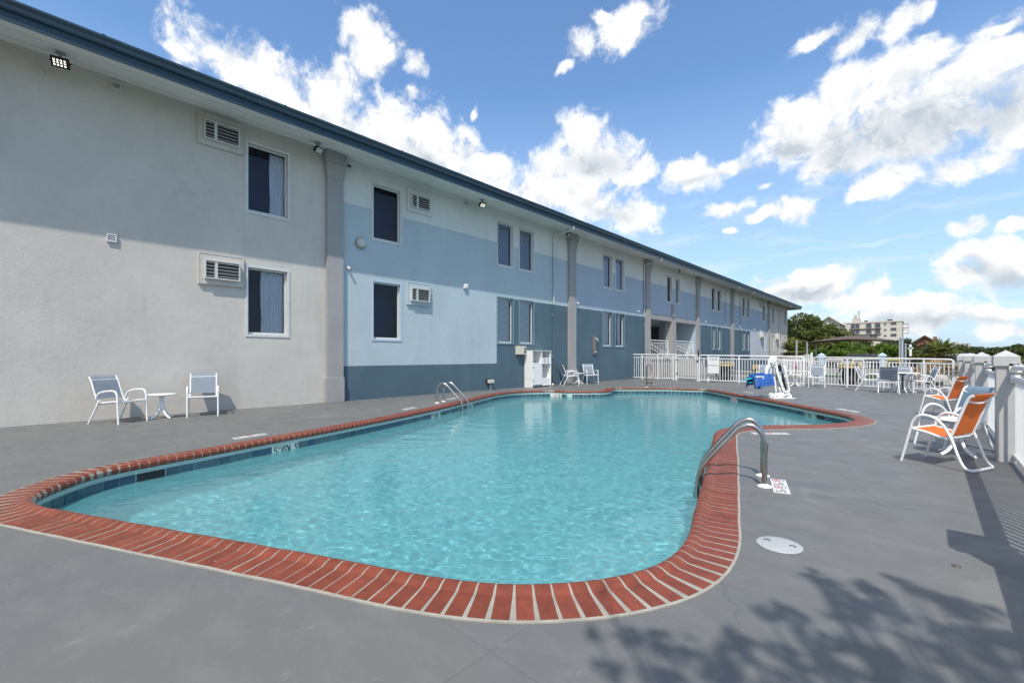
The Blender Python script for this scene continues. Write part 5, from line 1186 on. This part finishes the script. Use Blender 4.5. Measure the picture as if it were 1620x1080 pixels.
leaves(m, 820, lf, .055); m.build('crown', 'leaf_dark', t)

# ------------------------------------------------------------------ beyond the fence
mb = MB(); mb.box(-9, 8, 33.0, 37.5, -.02, .05); tag(mb.build('lawn', 'grassm'), kind='structure')
def planter(label, c):
    t = thing('flower_stand', label, 'planter', (c[0], c[1], 0))
    m = MB(); m.lathe([(.42, .72), (.46, .74), (.46, .80), (.43, .82), (.36, .79), (.001, .79)], (0, 0, 0), 24); m.build('tray', 'wood', t)
    for k in range(6):
        a = 2 * pi * k / 6 + .2; c_, s = cos(a), sin(a); m = MB(); m.tube(smooth_path([(.12 * c_, .12 * s, .72), (.33 * c_, .33 * s, .66), (.42 * c_, .42 * s, .45), (.38 * c_, .38 * s, .2), (.26 * c_, .26 * s, .0)], 3), .035, 6); m.build('leg', 'wicker', t)
    m = MB(); m.lathe([(.20, 0), (.26, .25), (.22, .5), (.12, .71)], (0, 0, 0), 14); m.build('core', 'wicker', t)
    m = MB(); leaves(m, 260, lambda: ((random.uniform(-.36, .36), random.uniform(-.36, .36), .83 + random.random() * .07), 1), .035); m.build('leaves', 'leaf_hedge', t)
    m = MB(); leaves(m, 220, lambda: ((random.uniform(-.4, .4), random.uniform(-.4, .4), .86 + random.random() * .09), 1), .032); m.build('blossom', 'flower', t)
planter('round dark legged stand with yellow flowers behind the fence board', at(1147, 600, 24.0)); planter('round dark legged stand with yellow flowers behind the far right fence', at(1344, 600, 23.8))
t = thing('flower_box', 'long pale wooden box of greenery behind the blue cloth', 'planter', at(1190, 575, 25.5) * 1.0); t.location.z = 0
m = MB(); m.box(0, .9, 0, .35, .55, .80); m.box(.05, .10, .05, .30, 0, .55); m.box(.8, .85, .05, .30, 0, .55); m.build('box', 'wood', t); m = MB(); leaves(m, 260, lambda: ((random.uniform(0, .9), random.uniform(-.05, .25), random.uniform(.45, .62)), 1), .045); m.build('leaves', 'leaf_hedge', t)
# low balustrade wall with dark and pale uprights at the street
t = thing('balustrade', 'ornate low balustrade of pale uprights and dark gaps beyond the lawn', 'balustrade', (-7.0, 39.5, 0))
m = MB(); m.box(0, 6.2, 0, .16, 0, .38); m.build('plinth', 'concrete', t); m = MB(); m.box(0, 6.2, -.02, .18, 1.0, 1.07); m.build('coping_rail', 'white', t)
m = MB()
for k in range(36): x = .1 + k * .17; m.lathe([(.03, .38), (.055, .50), (.03, .66), (.05, .84), (.03, 1.0)], (x, .08, 0), 6)
m.build('baluster_row', 'white', t); m = MB(); m.box(0, 6.2, .3, .34, .38, 1.0); m.build('backing', 'black', t)
for (px, lab) in ((1300, 'grey capped masonry post behind the left end of the far right fence'), (1396, 'grey capped masonry post behind the middle of the far right fence')):
    p = at(px, 563, 26); t = thing('masonry_post', lab, 'post', (p.x, 26, 0)); m = MB(); m.box(-.11, .11, -.11, .11, 0, 1.22); m.build('shaft', 'trim_blue', t, bevel=.01); m = MB(); m.box(-.15, .15, -.15, .15, 1.221, 1.29); m.add([(-.15, -.15, 1.291), (.15, -.15, 1.291), (.15, .15, 1.291), (-.15, .15, 1.291), (0, 0, 1.40)], [(0, 1, 4), (1, 2, 4), (2, 3, 4), (3, 0, 4)]); m.build('cap', 'trim_blue', t)
# yellow framed panels
for (pa, pb, lab) in ((1402, 1424, 'yellow framed green panel right of the second masonry post'), (1306, 1334, 'pale framed panel right of the first masonry post'), (1349, 1367, 'pale framed panel midway along the far right fence')):
    a = at(pa, 569, 29); b_ = at(pb, 569, 29); t = thing('framed_panel', lab, 'panel', (a.x, 29, 0)); w = b_.x - a.x; m = MB()
    m.box(0, w, 0, .04, 1.04, 1.08); m.box(0, w, 0, .04, .25, .29); m.box(0, .04, 0, .04, .29, 1.04); m.box(w - .04, w, 0, .04, .29, 1.04); m.build('frame', 'yellow' if pa == 1402 else 'white', t); m = MB(); m.box(.04, w - .04, .01, .03, .9, 1.04); m.build('infill', 'shingle', t)
# white picket run by the end of the building
t = thing('picket_fence', 'white pointed picket fence in front of the palm at the building end', 'fence', (-6.35, 30.2, 0)); m = MB(); n = 17
for k in range(n): x = k * .085; h = 1.10 + .26 * k / n; m.box(x, x + .045, 0, .02, .05, h); m.add([(x, 0, h), (x + .045, 0, h), (x + .0225, 0, h + .04), (x, .02, h), (x + .045, .02, h), (x + .0225, .02, h + .04)], [(0, 1, 2), (3, 5, 4)])
m.build('picket_panel', 'white', t); m = MB(); m.box(-.02, 1.45, .021, .05, .35, .42); m.box(-.02, 1.45, .021, .05, .95, 1.02); m.build('rail', 'white', t); m = MB(); m.box(1.42, 1.50, -.02, .06, 0, 1.46); m.build('post', 'white', t)
# canopy
t = thing('shade_canopy', 'brown low peaked shade canopy on thin metal poles', 'canopy', (-3.45, 35, 0))
m = MB(); nx, ny = 22, 10; vs = []
for i in range(nx + 1):
    for j in range(ny + 1):
        u = -1 + 2 * i / nx; v = -1 + 2 * j / ny
        z = 2.13 + .40 * max(0, 1 - abs(u + .05) ** 1.5) * (1 - .5 * abs(v) ** 1.6) - .06 * (1 - u * u) * (abs(v) ** 6); vs.append((u * 2.25, v * 1.6, z))
m.add(vs, [(i * (ny + 1) + j, (i + 1) * (ny + 1) + j, (i + 1) * (ny + 1) + j + 1, i * (ny + 1) + j + 1) for i in range(nx) for j in range(ny)], 0, True)
o = m.build('fabric', 'canopy', t); so = o.modifiers.new('s', 'SOLIDIFY'); so.thickness = .02
for sx in (-1, 1):
    for sy in (-1, 1): m = MB(); m.tube([(sx * 2.22, sy * 1.57, 0), (sx * 2.22, sy * 1.57, 2.16)], .04, 8); m.build('pole', 'galv', t)
def pole(label, px, ptop, y, r, arm=0):
    p = at(px, ptop, y); t = thing('metal_pole', label, 'pole', (p.x, y, 0)); m = MB(); m.tube([(0, 0, 0), (0, 0, p.z)], r, 10); m.build('shaft', 'galv', t)
    m = MB(); m.lathe([(r + .02, p.z), (r + .02, p.z + .03), (.01, p.z + .05)], (0, 0, 0), 12); m.build('top_cap', 'galv', t)
    if arm: m = MB(); m.tube([(0, 0, p.z - .08), (arm, 0, p.z - .08)], .015, 6); m.build('arm', 'galv', t)
    return t
pole('thick grey metal pole right of the canopy', 1427, 535, 30, .06); pole('thinner grey metal pole right of the thick pole', 1432.5, 545, 30, .035); pole('grey metal pole with a short arm by the building corner', 1260, 539, 42, .07, .4)
t = thing('white_post_sign', 'small white cross shaped post sign right of the poles', 'sign', (*at(1440.5, 563, 31)[:2], 0)); m = MB(); m.box(-.05, .05, -.02, .02, 1.25, 1.85); m.box(-.10, .10, -.02, .02, 1.62, 1.70); m.build('board', 'white', t); m = MB(); m.box(-.02, .02, .021, .04, 0, 1.3); m.build('stake', 'bark', t)
# rocks and low planting at the far right
for k in range(16):
    p = at(random.uniform(1452, 1512), 600, random.uniform(26, 31)); s = random.uniform(.12, .34)
    m = MB(); bm = bmesh.new(); bmesh.ops.create_icosphere(bm, subdivisions=2, radius=s)
    for v in bm.verts: v.co *= 1 + .35 * noise.noise(v.co * 4 + Vector((k, 0, 0))); v.co.z *= .7
    m.add([v.co.copy() for v in bm.verts], [[v.index for v in f.verts] for f in bm.faces]); bm.free()
    o = m.build('rock', 'rock', None, (p.x, p.y, s * .3 + .25 * random.random())); tag(o, 'pale rough stone in the rockery behind the far right fence', 'rock', 'stones of the rockery')
bush('scrubby dry planting over the rockery behind the far right fence', (.55, 30.5, 0), 1.6, 1.2, 1.05, 3500, 'leaf_dry', .06, 'shrub', None, 30, 2)
bush('small flowering shrub with magenta spots behind the side table', (-5.6, 31.5, 0), .9, .6, 1.0, 2200, 'leaf_dark', .06, 'shrub', None, 20, 2)
t = thing('magenta_flower', 'magenta flower cluster seen through the pickets by the lift', 'flower', (*at(1260, 578, 29.5)[:2], 0)); m = MB(); leaves(m, 60, lambda: ((random.uniform(-.06, .06), random.uniform(-.05, .05), random.uniform(.52, .85)), 1), .04); m.build('petals', 'magenta', t)
m = MB(); m.tube([(0, 0, 0), (0, 0, .6)], .01, 4); m.build('stalk', 'leaf_dark', t)
# parked things seen as dark lumps beyond: a low shaded car by the kerb
def car(label, c, colr, L=4.3):
    t = thing('parked_car', label, 'car', c); m = MB(); prof_ = [(-L / 2, .35), (-L / 2 + .02, .75), (-L / 2 + .75, .92), (-L / 2 + 1.3, 1.40), (-L / 2 + 2.7, 1.43), (-L / 2 + 3.4, 1.0), (L / 2 - .1, .85), (L / 2, .6), (L / 2, .35)]
    n_ = len(prof_); v = [(x, -.85, z) for x, z in prof_] + [(x, .85, z) for x, z in prof_]; m.add(v, [list(range(n_)), list(range(n_, 2 * n_))[::-1]] + [(i, n_ + i, n_ + (i + 1) % n_, (i + 1) % n_) for i in range(n_)]); m.build('body', colr, t, bevel=.06)
    m = MB(); m.box(-L / 2 + 1.2, -L / 2 + 3.1, -.862, .862, .95, 1.32); m.build('side_window', 'glassdark', t)
    for x in (-L / 2 + .85, L / 2 - .85):
        for y in (-.8, .8): m = MB(); m.tube([(x, y - .1, .32), (x, y + .1, .32)], .32, 18); m.build('wheel', 'black', t)
car('dark parked car beyond the lawn behind the far right fence', (-3.6, 42.5, 0), 'wicker'); car('grey parked car beyond the balustrade towards the palm', (1.6, 43.5, 0), 'galv')

# ------------------------------------------------------------------ distant buildings
t = thing('apartment_block', 'white four storey apartment block with dark windows and small balconies', 'building', (-30.3, 230, 0))
Wc = 22.6; m = MB(); m.box(0, Wc, 0, 14, 0, 14.7); m.build('wall', 'condo', t)
m = MB(); m.box(-.2, Wc + .2, -.2, 14.2, 14.701, 15.2); m.build('parapet', 'condo', t)
X = lambda px: at(px, 560, 230).x + 30.3
Zc = lambda py: CAM_H + (563 - py) * ((at(1380, 560, 230).dot(Vector((-_s, _c, 0)))) / FPX)
def wins(xa, xb, ya, yb):
    m = MB(); m.box(X(xa), X(xb), -.08, -.01, Zc(yb), Zc(ya)); w = m.build('window', 'glassdark', t)
    m = MB(); n_ = max(1, int((X(xb) - X(xa)) / 1.2))
    for k in range(n_ + 1): x = X(xa) + (X(xb) - X(xa)) * k / n_; m.box(x - .05, x + .05, -.14, -.081, Zc(yb), Zc(ya))
    m.build('mullion', 'condo', w)
for xa, xb in ((1346, 1360), (1370, 1379), (1384, 1393)): wins(xa, xb, 511.5, 518.5); wins(xa, xb, 520.5, 527.5)
wins(1330, 1337, 512, 517); wins(1375, 1388, 529.5, 536)
for ya in (512, 521, 530): wins(1398.5, 1402.5, ya, ya + 2.6); wins(1409, 1418.5, ya - 1.5, ya + 2.8)
for py in (519.6, 528.6):
    m = MB(); m.box(X(1345), X(1394), -.5, -.0, Zc(py + .5), Zc(py - .2)); m.build('floor_ledge', 'shingle', t)
for py in (520, 528.5):
    m = MB(); m.box(Wc + .01, Wc + 1.9, .5, 5, Zc(py), Zc(py) + .2); b_ = m.build('balcony', 'condo', t); m = MB(); m.box(Wc + 1.8, Wc + 1.9, .5, 5, Zc(py) + .2, Zc(py) + 1.5); m.box(Wc, Wc + 1.8, .5, .6, Zc(py) + 1.3, Zc(py) + 1.5); m.build('balcony_rail', 'glassdark', b_)
m = MB(); m.box(X(1347), X(1358), 3, 8, 15.2, 17.0); m.box(X(1349), X(1353), 4, 6, 17.0, 18.4); m.tube([(X(1357), 5, 15.2), (X(1357), 5, 20)], .25, 6); m.build('rooftop_plant', 'condo2', t)
for a_, b_ in ((1366, 1371), (1403, 1411)): m = MB(); m.box(X(a_), X(b_), 3, 6, 15.2, 15.9); m.build('roof_unit', 'black', t)
def gable_house(label, x0, x1, y, dpt_, zw, zr, wallm, roofm, chim=None, gab=True):
    t = thing('house', label, 'house', (x0, y, 0)); w = x1 - x0; m = MB(); m.box(0, w, 0, dpt_, 0, zw)
    if gab: m.add([(0, 0, zw), (w, 0, zw), (w / 2, 0, zr), (0, dpt_, zw), (w, dpt_, zw), (w / 2, dpt_, zr)], [(0, 1, 2), (3, 5, 4)])
    m.build('wall', wallm, t); m = MB(); th = .25
    for s in (0, 1):
        xa = -.5 if s == 0 else w + .5; za = zw - .5 * (zr - zw) / (w / 2)
        m.add([(xa, -.6, za), (w / 2, -.6, zr), (w / 2, dpt_ + .6, zr), (xa, dpt_ + .6, za), (xa, -.6, za + th), (w / 2, -.6, zr + th), (w / 2, dpt_ + .6, zr + th), (xa, dpt_ + .6, za + th)], [(0, 1, 2, 3), (4, 7, 6, 5), (0, 4, 5, 1), (3, 2, 6, 7), (0, 3, 7, 4), (1, 5, 6, 2)])
    r = m.build('roof', roofm, t)
    if chim: m = MB(); m.box(w * chim, w * chim + .5, 2, 2.5, zw, zr + .05); m.build('chimney', 'brick', r)
    m = MB()
    for k in range(2): m.box(w * (.2 + .4 * k), w * (.2 + .4 * k) + w * .16, -.06, -.005, zw * .5, zw * .5 + 1.1)
    m.build('window', 'glassdark', t)
gable_house('brick gabled house with brown roof and chimney right of the apartment block', -2.6, 1.4, 110, 8, 3.3, 4.8, 'brick', 'shingle', .78)
gable_house('low brown roofed house just right of the apartment block', -5.6, -2.3, 116, 7, 3.3, 4.5, 'condo2', 'shingle')
gable_house('pale house gable rising above the thicket left of the apartment block', -18.2, -14.2, 120, 8, 8.4, 9.9, 'condo', 'condo')
t = thing('apartment_tower', 'distant beige apartment tower above the right palm', 'building', (12.0, 480, 0)); m = MB(); m.box(0, 10.5, 0, 10, 0, 11.0); m.box(1, 4, 2, 6, 11.0, 12); m.build('wall', 'condo2', t)
m = MB()
for c_ in range(4):
    for r_ in range(4): m.box(1 + c_ * 2.4, 2.2 + c_ * 2.4, -.1, -.01, 1.8 + r_ * 2.4, 3.2 + r_ * 2.4)
m.build('window_grid', 'glassdark', t)
